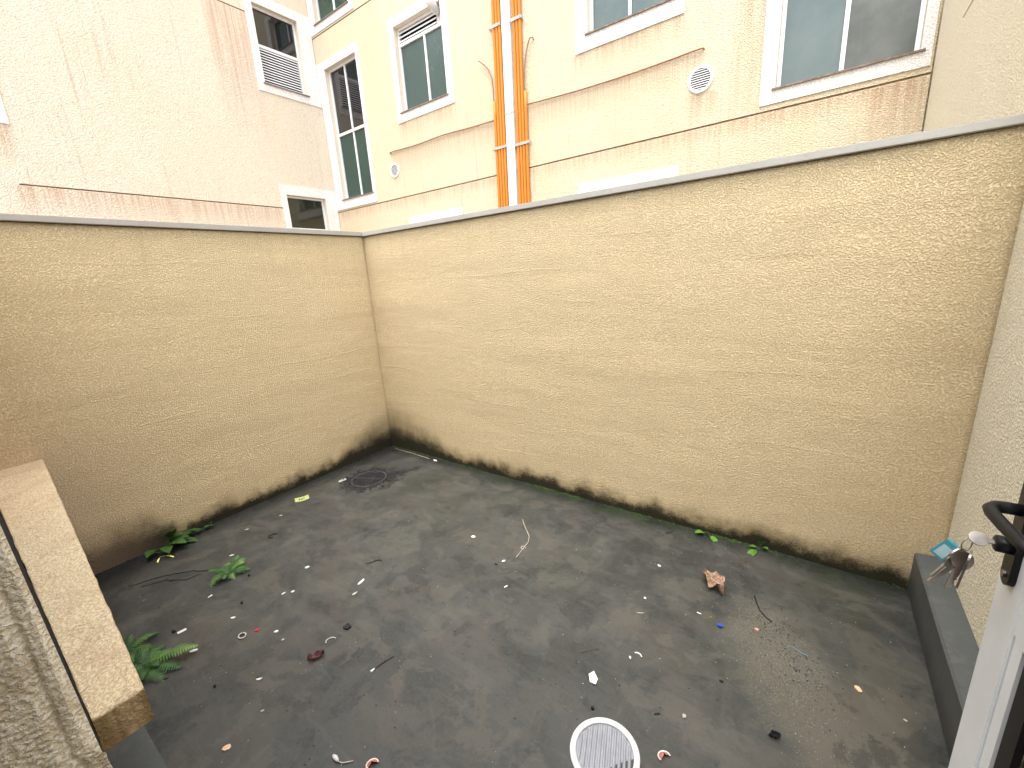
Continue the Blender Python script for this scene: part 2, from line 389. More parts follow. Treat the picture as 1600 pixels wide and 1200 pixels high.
def mbox(bm, fn, u0, u1, z0, z1, d0, d1, mi=0):
    vs = [bm.verts.new(fn(u, z, d)) for (u, z, d) in ((u0,z0,d0),(u1,z0,d0),(u1,z1,d0),(u0,z1,d0),(u0,z0,d1),(u1,z0,d1),(u1,z1,d1),(u0,z1,d1))]
    for q in ((0,3,2,1),(4,5,6,7),(0,1,5,4),(1,2,6,5),(2,3,7,6),(3,0,4,7)):
        bm.faces.new([vs[i] for i in q]).material_index = mi
def tube(bm, pts, r, seg=8, cap=True):
    pts = [Vector(p) for p in pts]; rings = []
    rr = r if isinstance(r, (list, tuple)) else [r]*len(pts)
    prev = None
    for i, p in enumerate(pts):
        t = (pts[min(i+1, len(pts)-1)] - pts[max(i-1, 0)]).normalized()
        if prev is None:
            a = Vector((0, 0, 1)) if abs(t.z) < .9 else Vector((1, 0, 0)); n = t.cross(a).normalized()
        else: n = (prev - t*prev.dot(t)).normalized()
        prev = n; b = t.cross(n)
        rings.append([bm.verts.new(p + (n*math.cos(2*PI*k/seg) + b*math.sin(2*PI*k/seg))*rr[i]) for k in range(seg)])
    for A, B in zip(rings, rings[1:]):
        for k in range(seg): bm.faces.new((A[k], A[(k+1) % seg], B[(k+1) % seg], B[k]))
    if cap: bm.faces.new(rings[0][::-1]); bm.faces.new(rings[-1])
def relief(fn, us, zs, depth, skip=lambda u, z: False, rev=.14):
    """a wall surface made of cells, each at its own depth; None = opening with reveals"""
    bm = bmesh.new(); us = sorted(set(round(u, 4) for u in us)); zs = sorted(set(round(z, 4) for z in zs))
    D = {}
    for i in range(len(us)-1):
        for j in range(len(zs)-1): D[i, j] = depth((us[i]+us[i+1])/2, (zs[j]+zs[j+1])/2)
    def quad(a, b, c, d, mi=0): bm.faces.new([bm.verts.new(fn(*p)) for p in (a, b, c, d)]).material_index = mi
    for (i, j), d in D.items():
        if d is not None: quad((us[i], zs[j], d), (us[i+1], zs[j], d), (us[i+1], zs[j+1], d), (us[i], zs[j+1], d), 2 if d > .003 and d < .03 else 0)
        for (di, dj) in ((1, 0), (0, 1)):
            if (i+di, j+dj) not in D: continue
            e = D[i+di, j+dj]
            if d == e: continue
            d0 = rev if d is None else d; e0 = rev if e is None else e
            mi = 1 if (d is None or e is None) else 2
            if di: quad((us[i+1], zs[j], d0), (us[i+1], zs[j+1], d0), (us[i+1], zs[j+1], e0), (us[i+1], zs[j], e0), mi)
            else: quad((us[i], zs[j+1], d0), (us[i+1], zs[j+1], d0), (us[i+1], zs[j+1], e0), (us[i], zs[j+1], e0), mi)
    return bm

# ---------------------------------------------------------------- ground
bm = bmesh.new()
nx, ny = 60, 40
def fz(x, y): return .006*noise.noise(Vector((x*1.1, y*1.1, 3))) + .0025*noise.noise(Vector((x*4, y*4, 7)))
g = [[bm.verts.new((-.01+4.05*i/nx, -2.62+2.64*j/ny, fz(4.05*i/nx, -2.62+2.64*j/ny))) for j in range(ny+1)] for i in range(nx+1)]
for i in range(nx):
    for j in range(ny): bm.faces.new((g[i][j], g[i+1][j], g[i+1][j+1], g[i][j+1]))
tag(mobj('yard_floor', bm, M['floor'], smooth=True), 'dark grey sealed concrete slab of the walled yard', kind='structure')
bm = bmesh.new(); box(bm, (-60, -60, -.4), (60, 60, -.03))
tag(mobj('ground', bm, plain('courtyard_paving', (.22, .20, .18), .8, .2, 3, .2)), 'pale paving of the courtyard beyond the yard walls', kind='structure')

# ---------------------------------------------------------------- yard walls
def wall_grid(x0, y0, x1, y1, z1, th, nu, nz, amp):
    """upright wall, camera side slightly uneven; (x0,y0)-(x1,y1) is the seen face, th the thickness behind"""
    bm = bmesh.new(); d = Vector((x1-x0, y1-y0, 0)); L = d.length; d.normalize(); n = Vector((-d.y, d.x, 0))
    f = []
    for i in range(nu+1):
        col = []
        for j in range(nz+1):
            u = L*i/nu; z = -.03 + (z1+.03)*j/nz
            o = amp*noise.noise(Vector((u*1.1, z*4.5, x0+y0))) + amp*.4*noise.noise(Vector((u*4, z*9, 5)))
            o *= min(1, i/2, (nu-i)/2) if nu > 4 else 1
            col.append(bm.verts.new(Vector((x0, y0, z)) + d*u + n*o))
        f.append(col)
    for i in range(nu):
        for j in range(nz): bm.faces.new((f[i][j], f[i+1][j], f[i+1][j+1], f[i][j+1]))
    b = [bm.verts.new(Vector((x0, y0, z)) + d*u + n*th) for (u, z) in ((0, -.03), (L, -.03), (L, z1), (0, z1))]
    bm.faces.new(b)
    bm.faces.new([c[0] for c in f] + [b[1], b[0]]); bm.faces.new([c[-1] for c in f][::-1] + [b[3], b[2]])
    bm.faces.new(f[0][::-1] + [b[0], b[3]]); bm.faces.new(f[-1] + [b[2], b[1]])
    return bm
t = thing('yard_wall', 'tan stucco boundary wall behind the yard with mould along its foot, right of the corner', 'wall')
mobj('stucco_face', wall_grid(-.14, 0, 3.998, 0, 2.02, .14, 120, 60, .004), M['back'], t, True)
bm = bmesh.new(); box(bm, (-.165, -.022, 2.022), (3.985, .162, 2.056), bev=.003); mobj('coping', bm, M['coping'], t)
t = thing('yard_wall', 'tan stucco boundary wall on the left, running towards the window ledge', 'wall')
mobj('stucco_face', wall_grid(0, -3.4, 0, .012, 2.02, .14, 100, 60, .004), M['left'], t, True)
bm = bmesh.new(); box(bm, (-.165, -3.4, 2.024), (.022, -.026, 2.058), bev=.003); mobj('coping', bm, M['coping'], t)

# ---------------------------------------------------------------- apartment building
YB, XL, XR = 3.0, -4.779, 3.99
fF = lambda u, z, d: (u, YB+d, z)
fW = lambda u, z, d: (XL-d, u, z)
B = thing('apartment_building', 'cream and pale stucco apartment block rising behind the yard walls with white trimmed windows', 'building', (0, YB, 0))
B.location = (0, 0, 0)
H = 6.95  # unseen upper part left off so more sky light reaches the yard
Fop = [(2.84, 3.90, 3.25, 4.5), (.815, 1.82, 4.37, 5.6), (-2.56, -1.52, 4.34, 5.55), (-4.53, -3.58, 3.27, 5.53), (-4.6, -3.6, 6.26, 6.85),
       (.78, 1.80, 1.2, 2.59), (-2.55, -1.54, 1.2, 2.59)]
GZ = [(3.052, 3.070), (6.080, 6.098)]
def dF(u, z):
    for a, b, c, d in Fop:
        if a < u < b and c < z < d: return None
    for a, b in GZ:
        if a < z < b: return .012
    return 0
us = [XL, XR] + [v for o in Fop for v in o[:2]]; zs = [-.05, H] + [v for o in Fop for v in o[2:]] + [v for g_ in GZ for v in g_]
bm = relief(fF, us, zs, dF); box(bm, (XL-5, YB+.16, -.05), (XR+4, YB+5, H)); box(bm, (XL-.1, YB-.0, H), (XR+4, YB+5.2, H+.3))
mobj('wall', bm, [M['facade'], M['reveal'], M['groove']], B)
Wop = [(1.955, 2.73, 5.09, 6.28), (1.977, 2.75, 2.70, 3.30), (-2.35, -1.43, 3.87, 5.2)]
def dW(u, z):
    for a, b, c, d in Wop:
        if a < u < b and c < z < d: return None
    if 3.052 < z < 3.070 and -1.38 < u < 1.87: return .016
    if 6.08 < z < 6.098: return .012
    return 0
us = [-6, YB, -1.38, 1.87] + [v for o in Wop for v in o[:2]]; zs = [-.05, H] + [v for o in Wop for v in o[2:]] + [3.052, 3.07, 6.08, 6.098]
bm = relief(fW, us, zs, dW); box(bm, (XL-5, -6, -.05), (XL-.16, YB+.14, H)); box(bm, (XL-5.2, -6, H), (XL+.05, YB-.02, H+.3))
tag(mobj('wall', bm, [M['wing'], M['reveal'], M['groove']], B), 'pinkish pale stucco wing wall on the left')
# right wing: set back skin near the corner, then a proud rough skin
HS = 3.9  # unseen top cut low to let sky light onto the left wall
bm = bmesh.new(); box(bm, (XR+.012, 1.96, -.05), (XR+.4, YB+.01, HS)); box(bm, (XR, .18, -.05), (XR+.4, 1.96, 3.052)); box(bm, (XR+.012, .18, 3.052), (XR+.4, 1.958, 3.07)); box(bm, (XR, .18, 3.07), (XR+.4, 1.96, HS))
tag(mobj('wall', bm, M['side'], B), 'cream side wall of the building on the right')
# a soft quoin where the facade meets the side wall
def window(fn, o, trim, mull=(), trans=(), lou=None, panes=None, label=None, sill=True, frame=.035, fd=.075):
    u0, u1, z0, z1 = o; bm = bmesh.new(); d0, d1 = fd, fd+.045
    g_ = .002
    mbox(bm, fn, u0+g_, u0+frame, z0+g_, z1-g_, d0, d1); mbox(bm, fn, u1-frame, u1-g_, z0+g_, z1-g_, d0, d1)
    mbox(bm, fn, u0+frame, u1-frame, z0+g_, z0+frame, d0, d1); mbox(bm, fn, u0+frame, u1-frame, z1-frame, z1-g_, d0, d1)
    for z in trans: mbox(bm, fn, u0+frame, u1-frame, z-.022, z+.022, d0-.004, d1)
    for (u, a, b) in mull: mbox(bm, fn, u-.018, u+.018, a, b, d0+.003, d1)
    w = mobj('window', bm, M['alu'], B)
    if label: w['label'] = label
    for (a, b, c, d, m) in panes or ():
        bm = bmesh.new(); mbox(bm, fn, a, b, c, d, d0+.022, d0+.030); mobj('pane', bm, m, w)
    if lou:
        a, b, c, d, n_, m = lou
        bm = bmesh.new(); mbox(bm, fn, a, b, c, d, d1+.004, d1+.012); mobj('louvre_backing', bm, m, w)
        pitch = (d-c)/n_; me = None
        for k in range(n_):
            if me is None:
                bm = bmesh.new(); z = 0
                vs = [bm.verts.new(fn(*p)) for p in ((a, .10*pitch, d0-.004), (b, .10*pitch, d0-.004), (b, .62*pitch, d0+.010), (a, .62*pitch, d0+.010),
                      (a, .22*pitch, d0+.012), (b, .22*pitch, d0+.012), (b, .74*pitch, d0+.026), (a, .74*pitch, d0+.026))]
                for q in ((0,3,2,1),(4,5,6,7),(0,1,5,4),(1,2,6,5),(2,3,7,6),(3,0,4,7)): bm.faces.new([vs[i] for i in q])
                s_ = mobj('slat', bm, M['alu'], w); me = s_.data
            else:
                s_ = bpy.data.objects.new('slat', me); C.objects.link(s_); s_.parent = w
            s_.location = (0, 0, c+k*pitch)
    if trim:
        a, b, c, d = trim; bm = bmesh.new()
        if a < u0: mbox(bm, fn, a, u0-.001, c, d, -.012, .01)
        if b > u1: mbox(bm, fn, u1+.001, b, c, d, -.012, .01)
        mbox(bm, fn, u0-.001, u1+.001, c, z0-.001, -.012, .01); mbox(bm, fn, u0-.001, u1+.001, z1+.001, d, -.012, .01)
        mobj('trim', bm, M['trim'], w)
    if sill:
        bm = bmesh.new(); mbox(bm, fn, u0-.03, u1+.03, z0-.012, z0+.004, -.03, fd-.002); mobj('sill', bm, M['sillstone'], w)
    return w
def two(o, m1, m2, mid, z0=None, z1=None, fr=.035):
    u0, u1 = o[0]+fr, o[1]-fr; a = (z0 if z0 is not None else o[2]+fr); b = (z1 if z1 is not None else o[3]-fr)
    return [(u0, mid-.018, a, b, m1), (mid+.018, u1, a, b, m2)]
o = Fop[0]; window(fF, o, (2.71, 3.975, 3.12, 4.63), [(3.36, o[2]+.035, o[3]-.035)], panes=two(o, M['g_grey'], M['g_brown'], 3.36), label='large two pane sliding window with smeared glass, right above the coping')
o = Fop[1]; window(fF, o, (.655, 1.935, 4.20, 5.73), [(1.307, o[2]+.035, o[3]-.035)], panes=two(o, M['g_grey'], M['g_grey'], 1.307), label='two pane sliding window cut by the top edge, right of the conduits')
o = Fop[2]; w = window(fF, o, (-2.68, -1.385, 4.20, 5.68), [(-1.975, o[2]+.035, 5.30)], [5.315], (o[0]+.035, -1.70, 5.345, 5.515, 3, M['dark']), two(o, M['g_teal'], M['g_teal'], -1.975, None, 5.293) + [(-1.70, o[1]-.035, 5.337, 5.515, M['alu'])], label='teal window with a white louvre and exhaust pipe above, left of the conduits')
bm = bmesh.new(); tube(bm, [(-1.66, YB+.06, 5.50), (-1.62, YB-.06, 5.50), (-1.57, YB-.17, 5.50)], .062, 20, False)
tube(bm, [(-1.62, YB-.06, 5.50), (-1.57, YB-.17, 5.50)], .055, 20, True); mobj('exhaust_pipe', bm, M['pvc'], w, True)
o = Fop[3]; window(fF, o, (-4.765, -3.49, 3.10, 5.66), [(-4.035, 3.305, 4.408), (-4.045, 4.452, 5.495)], [4.43], None, two(o, M['g_green'], M['g_green'], -4.035, None, 4.408)+two(o, M['g_dark'], M['g_dark'], -4.045, 4.452, None), label='tall narrow stair window, dark above and green below, in the corner')
o = Fop[4]; window(fF, o, (-4.765, -3.47, 6.13, 6.93), [(-4.1, o[2]+.035, o[3]-.035)], panes=two(o, M['g_green'], M['g_green'], -4.1), label='window cut by the top edge above the tall stair window')
o = Fop[5]; w = window(fF, o, (.65, 1.935, 1.1, 2.72), [(1.3, o[2]+.035, o[3]-.035)], panes=two(o, M['g_grey'], M['g_grey'], 1.3), label='ground floor window almost hidden behind the coping, right of the conduits')
bm = bmesh.new(); tube(bm, [(.90, YB+.08, 2.535), (.90, YB-.10, 2.535)], .05, 16); mobj('exhaust_pipe', bm, M['pvc'], w, True)
o = Fop[6]; window(fF, o, (-2.68, -1.41, 1.1, 2.72), [(-2.05, o[2]+.035, o[3]-.035)], panes=two(o, M['g_grey'], M['g_grey'], -2.05), label='ground floor window almost hidden behind the coping, left of the conduits')
o = Wop[0]; window(fW, o, (1.83, 2.985, 4.955, 6.43), [], [5.69], (o[0]+.035, o[1]-.035, o[2]+.035, 5.668, 13, M['dark']), [(o[0]+.035, o[1]-.035, 5.712, o[3]-.035, M['g_dark'])], label='window of the left wing, dark pane over a white louvre')
o = Wop[1]; window(fW, o, (1.87, 2.985, 2.56, 3.465), [], [], None, [(o[0]+.035, o[1]-.035, o[2]+.035, o[3]-.035, M['g_olive'])], label='small dark window of the left wing just above the coping')
o = Wop[2]; window(fW, o, (-2.48, -1.30, 3.74, 5.33), [(-1.9, o[2]+.035, o[3]-.035)], panes=two(o, M['g_teal'], M['g_teal'], -1.9), label='window at the left edge with only its white trim corner in view')

# conduits, trunking, cables, vents on the facade
def lean(x, z): return x + .018*(z-3.9)
first = None
def conduit(x, z1, label, bent=None):
    bm = bmesh.new(); r = .0215; y = YB-.030
    pts = [(lean(x, z), y, z) for z in (0.0, 2.2, 3.0, 3.8)]
    if bent is None: pts += [(lean(x, z), y, z) for z in (4.6, 5.4, H+.2)]
    else: pts += [(lean(x, 4.0), y, 4.0)]
    tube(bm, pts, r, 12)
    o = mobj('conduit', bm, M['orange'], None, True); tag(o, label, 'conduit', 'orange conduits running up the facade')
    if bent:
        bm = bmesh.new()
        tube(bm, [(lean(x, 3.98), y-.012, 3.78), (lean(x, 4.1), y-.014, 4.12)] + bent, .008, 8); mobj('cable_end', bm, M['rust2'], o, True)
for i, x in enumerate((-.572, -.524, -.476)):
    conduit(x, 0, ('orange conduit, %s of the three full-height ones left of the white trunking' % ('leftmost', 'middle', 'rightmost')[i]))
conduit(-.622, 4.4, 'short orange conduit with a brown cable end curling left, outermost of the left bundle',
        [(-.640, YB-.03, 4.30), (-.69, YB-.03, 4.42), (-.76, YB-.035, 4.50), (-.84, YB-.05, 4.565)])
for i, x in enumerate((-.243, -.195, -.147)):
    conduit(x, 0, ('orange conduit, %s of the three full-height ones right of the white trunking' % ('leftmost', 'middle', 'rightmost')[i]))
conduit(-.097, 4.4, 'short orange conduit with a brown cable end hooking right, outermost of the right bundle',
        [(-.085, YB-.03, 4.30), (-.06, YB-.03, 4.42), (-.02, YB-.035, 4.52), (.015, YB-.04, 4.57), (.05, YB-.03, 4.575), (.065, YB-.02, 4.54)])
t = thing('cable_trunking', 'white ribbed vertical trunking between the two orange conduit bundles', 'trunking')
def trunk(z0, z1, w_, dd):
    bm = bmesh.new(); prof = [(-w_, 0), (-w_, -dd), (-w_*.45, -dd), (-w_*.45, -dd+.006), (-w_*.32, -dd+.006), (-w_*.32, -dd-.003), (w_*.35, -dd-.003), (w_*.35, -dd+.006), (w_*.5, -dd+.006), (w_*.5, -dd), (w_, -dd), (w_, 0)]
    A = [bm.verts.new((lean(-.362, z0)+p[0], YB+p[1], z0)) for p in prof]; Bv = [bm.verts.new((lean(-.362, z1)+p[0], YB+p[1], z1)) for p in prof]
    for k in range(len(prof)): k2 = (k+1) % len(prof); bm.faces.new((A[k], A[k2], Bv[k2], Bv[k]))
    bm.faces.new(A); bm.faces.new(Bv); return bm
mobj('trunking_section', trunk(0, 3.795, .068, .05), M['pvc'], t); mobj('trunking_section', trunk(3.803, H+.2, .068, .05), M['pvc'], t)
bm = bmesh.new(); box(bm, (lean(-.362, 3.8)-.072, YB-.056, 3.79), (lean(-.362, 3.8)+.066, YB+.0, 3.808)); mobj('joint_strip', bm, M['clamp'], t)
for (xc, z, wd, lab) in ((-.53, 4.88, .19, 'upper metal clamp across the left orange conduit bundle'), (-.555, 3.40, .25, 'lower metal clamp across the left orange conduit bundle'),
                    (-.19, 4.85, .19, 'upper metal clamp across the right orange conduit bundle'), (-.175, 3.375, .25, 'lower metal clamp across the right orange conduit bundle')):
    bm = bmesh.new(); z_ = z
    box(bm, (xc-wd/2, YB-.060, z-.017), (xc+wd/2, YB-.0515, z+.017)); box(bm, (xc-wd/2, YB-.0515, z-.017), (xc-wd/2+.006, YB, z+.017)); box(bm, (xc+wd/2-.006, YB-.0515, z-.017), (xc+wd/2, YB, z+.017))
    k = mobj('clamp', bm, M['clamp']); tag(k, lab, 'clamp', 'metal clamps on the conduits')
    for sx in (-1, 1):
        bm = bmesh.new(); tube(bm, [(xc+sx*(wd/2-.02), YB-.066, z), (xc+sx*(wd/2-.02), YB-.060, z)], .008, 8); mobj('screw', bm, M['clamp'], k)
def cable(pts, r, lab, m):
    P_ = [Vector(p) for p in pts]; out = []
    for i in range(len(P_)-1):
        a = P_[max(i-1, 0)]; b = P_[i]; c = P_[i+1]; d = P_[min(i+2, len(P_)-1)]
        for k in range(6):
            s_ = k/6; out.append(.5*((2*b)+(c-a)*s_+(2*a-5*b+4*c-d)*s_*s_+(-a+3*b-3*c+d)*s_**3))
    out.append(P_[-1]); bm = bmesh.new(); tube(bm, out, r, 8); o = mobj('cable', bm, m, None, True)
    return tag(o, lab, 'cable')
cable([(-.075, YB-.02, 3.84), (.25, YB-.018, 3.822), (.75, YB-.02, 3.80), (1.31, YB-.018, 3.793), (1.8, YB-.018, 3.80), (2.12, YB-.02, 3.81), (2.15, YB-.012, 3.79)], .008, 'rusty brown cable sagging across the facade, right of the conduits to above the round vent', M['rust'])
cable([(-2.93, YB-.015, 3.79), (-2.93, YB-.018, 3.818), (-2.3, YB-.018, 3.80), (-1.7, YB-.02, 3.812), (-1.1, YB-.018, 3.79), (-.66, YB-.03, 3.775)], .008, 'rusty brown cable across the facade, left of the conduits under the teal window', M['rust'])
def vent(x, z, r, lab):
    t = thing('wall_vent', lab, 'vent', (x, YB, z), 0, 'round vents in the facade')
    bm = bmesh.new(); N = 32; R = []
    for (rr, yy) in ((r, 0), (r, -.010), (r*.93, -.018), (r*.80, -.018), (r*.77, -.010), (r*.77, 0)):
        R.append([bm.verts.new((rr*math.cos(2*PI*k/N), yy, rr*math.sin(2*PI*k/N))) for k in range(N)])
    for A, Bv in zip(R, R[1:]+R[:1]):
        for k in range(N): bm.faces.new((A[k], A[(k+1) % N], Bv[(k+1) % N], Bv[k]))
    mobj('ring', bm, M['alu'], t, False)
    bm = bmesh.new(); bmesh.ops.create_circle(bm, cap_ends=True, radius=r*.78, segments=24, matrix=Matrix.Translation((0, -.003, 0)) @ Matrix.Rotation(PI/2, 4, 'X')); mobj('backing', bm, M['dark'], t)
    n_ = 9
    for k in range(n_):
        zz = (k-(n_-1)/2)*r*1.5/n_; hw = math.sqrt(max(0, (r*.77)**2-zz*zz))
        bm = bmesh.new(); mbox(bm, lambda u, z, d: (u, -.012+d, z), -hw, hw, zz-r*.03, zz+r*.03, 0, .007); mobj('slat', bm, M['alu'], t)
vent(-2.91, 3.523, .118, 'small round white louvred vent on the facade, far one left of the conduits')
vent(2.13, 3.527, .132, 'large round white louvred vent on the facade under the cable end, near the right window')

# ---------------------------------------------------------------- the house round the camera
t = thing('house', 'cream stucco house wall on the right with a grey painted skirting, beside the white door', 'house')
bm = bmesh.new(); box(bm, (XR, -6, -.05), (XR+.4, .18, 2.2)); mobj('side_wall', bm, M['side'], t)  # height shaped low to let sky light into the yard
bm = bmesh.new(); NN = 40
pr = [(3.892, -.02), (3.892, .198), (3.900, .206), (XR-.001, .212), (XR-.001, -.02)]
rows = [[bm.verts.new((p[0]+.002*noise.noise(Vector((y*3, p[1]*5, 0))), y, p[1])) for p in pr] for y in [-2.50+2.498*k/NN for k in range(NN+1)]]
for A, Bv in zip(rows, rows[1:]):
    for k in range(len(pr)-1): bm.faces.new((A[k], A[k+1], Bv[k+1], Bv[k]))
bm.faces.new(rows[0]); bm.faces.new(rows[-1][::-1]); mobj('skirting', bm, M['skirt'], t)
YH = -2.506; fH = lambda u, z, d: (u, YH-d, z)
Hop = [(.95, 2.25, .80, 2.1), (2.722, 3.72, .16, 2.15)]
def dH(u, z):
    for a, b, c, d in Hop:
        if a < u < b and c < z < d: return None
    return 0
bm = relief(fH, [0, XR]+[v for o in Hop for v in o[:2]], [-.03, 2.32]+[v for o in Hop for v in o[2:]], dH, rev=.16)
box(bm, (-.3, -6, 2.22), (XR+.3, YH-.17, 2.32)); mobj('front_wall', bm, [M['house'], M['reveal'], M['house']], t)  # unseen wall top and roof kept low for more light in the yard
bm = bmesh.new()
box(bm, (-.1, -5.6, .10), (XR, YH-.001, .16)); box(bm, (-.1, -5.7, 0), (XR, -5.6, 2.21)); mobj('room_wall', bm, plain('room_plaster', (.6, .58, .54), .8), t)
bm = bmesh.new(); fr = .04; o = Hop[0]
mbox(bm, fH, o[0], o[0]+fr, o[2], o[3], .06, .10); mbox(bm, fH, o[1]-fr, o[1], o[2], o[3], .06, .10); mbox(bm, fH, o[0]+fr, o[1]-fr, o[2], o[2]+fr, .06, .10); mbox(bm, fH, o[0]+fr, o[1]-fr, o[3]-fr, o[3], .06, .10)
w = mobj('window', bm, M['alu'], t); bm = bmesh.new(); mbox(bm, fH, o[0]+fr, o[1]-fr, o[2]+fr, o[3]-fr, .078, .084); mobj('pane', bm, M['g_dark'], w)
# skirting under the ledge
bm = bmesh.new(); box(bm, (.001, YH-.01, -.02), (2.735, -2.382, .2), bev=.004); mobj('skirting', bm, M['skirt'], t)
bm = bmesh.new(); box(bm, (-.01, -2.52, .0), (.011, -2.302, 2.021)); mobj('pilaster', bm, M['left'], t)
bm = bmesh.new(); tube(bm, [(x, -2.378+.004*noise.noise(Vector((x*30, 0, 0))), .004) for x in [1.2+.02*k for k in range(70)]], [.002+.003*abs(noise.noise(Vector((k*.7, 5, 0)))) for k in range(70)], 5)
mobj('joint_grit', bm, M['muckring'], t)
# ledge: real uneven stucco
def ledge_mesh():
    bm = bmesh.new()
    def outer(x): return -2.283 + (x/2.28)*(-.122) + .0025*noise.noise(Vector((x*14, 0, 2)))
    nu, nv = 420, 26; X1 = 2.283; top = []
    def bumpz(x, y): return .0016*noise.noise(Vector((x*75, y*75, 1))) + .0010*noise.noise(Vector((x*160, y*160, 4))) + .003*noise.noise(Vector((x*7, y*9, 0)))
    for i in range(nu+1):
        x = .001 + (X1-.001)*i/nu; yo = outer(x); yi = -2.4895 + .0035*noise.noise(Vector((x*9, 3, 0)))
        col = []
        for j in range(nv+1):
            y = yi + (yo-yi)*j/nv
            rnd = -.004*max(0, (j-nv+1.5)/1.5)**2 - .004*max(0, (i-nu+2)/2)**2
            col.append(bm.verts.new((x + (.0025*noise.noise(Vector((y*60, 8, 0))) if i == nu else 0), y, .779 + bumpz(x, y) + rnd)))
        top.append(col)
    for i in range(nu):
        for j in range(nv): bm.faces.new((top[i][j], top[i+1][j], top[i+1][j+1], top[i][j+1]))
    def side(vs, nrm, h=.088, n_=16):
        prev = vs
        for k in range(1, n_+1):
            cur = []
            for v in vs:
                dd = .0015*noise.noise(Vector((v.co.x*70, v.co.y*70, k*.4))) if 0 < k < n_ else 0
                cur.append(bm.verts.new((v.co.x+nrm[0]*dd, v.co.y+nrm[1]*dd, v.co.z-h*k/n_ if k < n_ else .690)))
            for a in range(len(vs)-1): bm.faces.new((prev[a], prev[a+1], cur[a+1], cur[a]))
            prev = cur
        return prev
    side([c[-1] for c in top], (0, 1)); side(top[-1], (1, 0)); side([c[0] for c in top], (0, 0))
    b = [bm.verts.new(p) for p in ((.001, -2.490, .691), (X1, -2.490, .691), (X1, outer(X1), .691), (.001, outer(0), .691))]; bm.faces.new(b)
    return bm
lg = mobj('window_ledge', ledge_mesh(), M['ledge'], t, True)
lg['label'] = 'weathered stucco ledge with drip stains on its cut end'
bm = bmesh.new(); box(bm, (.5, -2.5055, .70), (2.283, -2.4915, .7755)); mobj('gap_shade', bm, M['black_gap'], lg)  # black strip standing in for the shade in the ledge gap
# door jamb of coarse stucco, seen from very near
def jamb_mesh():
    bm = bmesh.new(); x = 2.734; nu, nv = 90, 560; z0, z1 = .62, 1.62; g = []
    for i in range(nu+1):
        s_ = i/nu; y = -2.5065 - .115*s_
        col = []
        for j in range(nv+1):
            z = z0+(z1-z0)*j/nv
            prof = 0
            q = -2.5065-y
            prof -= .004*math.exp(-((q-.0115)/.0022)**2)        # groove
            prof += .0035*min(1, max(0, (q-.016)/.006))          # rough coat proud
            k = .75 + .5*min(1, max(0, (q-.014)/.008))
            dx = prof + k*(.0014*noise.noise(Vector((y*230, z*230, 0))) + .0010*noise.noise(Vector((y*520, z*520, 6)))) + .0015*noise.noise(Vector((y*20, z*6, 2)))
            dy = .0016*noise.noise(Vector((z*120, 2, 0))) if i == 0 else 0
            dz = .013*min(1, max(0, (1.075-z)/.02))
            yy = y + dy + (dz*(1-s_*6) if s_ < 1/6 else 0)
            col.append(bm.verts.new((x+dx, yy, z)))
        g.append(col)
    for i in range(nu):
        for j in range(nv): bm.faces.new((g[i][j], g[i][j+1], g[i+1][j+1], g[i+1][j]))
    b = [bm.verts.new(p) for p in ((x-.02, g[0][0].co.y, z0), (x-.02, -2.5075, z1))]
    bm.faces.new([v for v in g[0]] + [b[1], b[0]])
    return bm
mobj('door_jamb', jamb_mesh(), M['jamb'], t, True)
bm = bmesh.new(); box(bm, (2.70, -2.66, .16), (2.7195, -2.5078, 2.15)); mobj('jamb_core', bm, M['jamb'], t)

# ---------------------------------------------------------------- door leaf, open at a right angle
XD = 3.70
t = thing('door', 'white aluminium glass door standing open at the right edge with a black lever handle', 'door', (XD, -2.47, .18))
t.location = (0, 0, 0)
bm = bmesh.new(); box(bm, (XD, -1.625, .19), (XD+.04, -1.53, 2.2), bev=.002); box(bm, (XD+.004, -1.657, .19), (XD+.036, -1.6265, 1.012)); mobj('stile', bm, M['doorwhite'], t)
bm = bmesh.new(); box(bm, (XD, -2.46, .19), (XD+.04, -2.38, 2.2), bev=.002); mobj('stile', bm, M['doorwhite'], t)
bm = bmesh.new(); box(bm, (XD+.001, -2.379, 1.013), (XD+.039, -1.6265, 1.10)); mobj('rail', bm, M['doorwhite'], t)
for a, b in ((.19, .30), (2.1, 2.2)):
    bm = bmesh.new(); box(bm, (XD+.001, -2.379, a), (XD+.039, -1.659, b)); mobj('rail', bm, M['doorwhite'], t)
bm = bmesh.new(); box(bm, (XD+.008, -1.700, .302), (XD+.034, -1.659, 1.010)); box(bm, (XD+.008, -2.377, .302), (XD+.034, -2.36, 1.010)); mobj('edge_strip', bm, M['edge_strip'], t)  # black strips along the inner edges of the lower glass
bm = bmesh.new(); box(bm, (XD+.017, -2.36, .301), (XD+.022, -1.701, 1.011)); mobj('glass_pane', bm, M['clear'], t)
bm = bmesh.new(); box(bm, (XD+.017, -2.378, 1.102), (XD+.022, -1.627, 2.098)); mobj('glass_pane', bm, M['clear'], t)
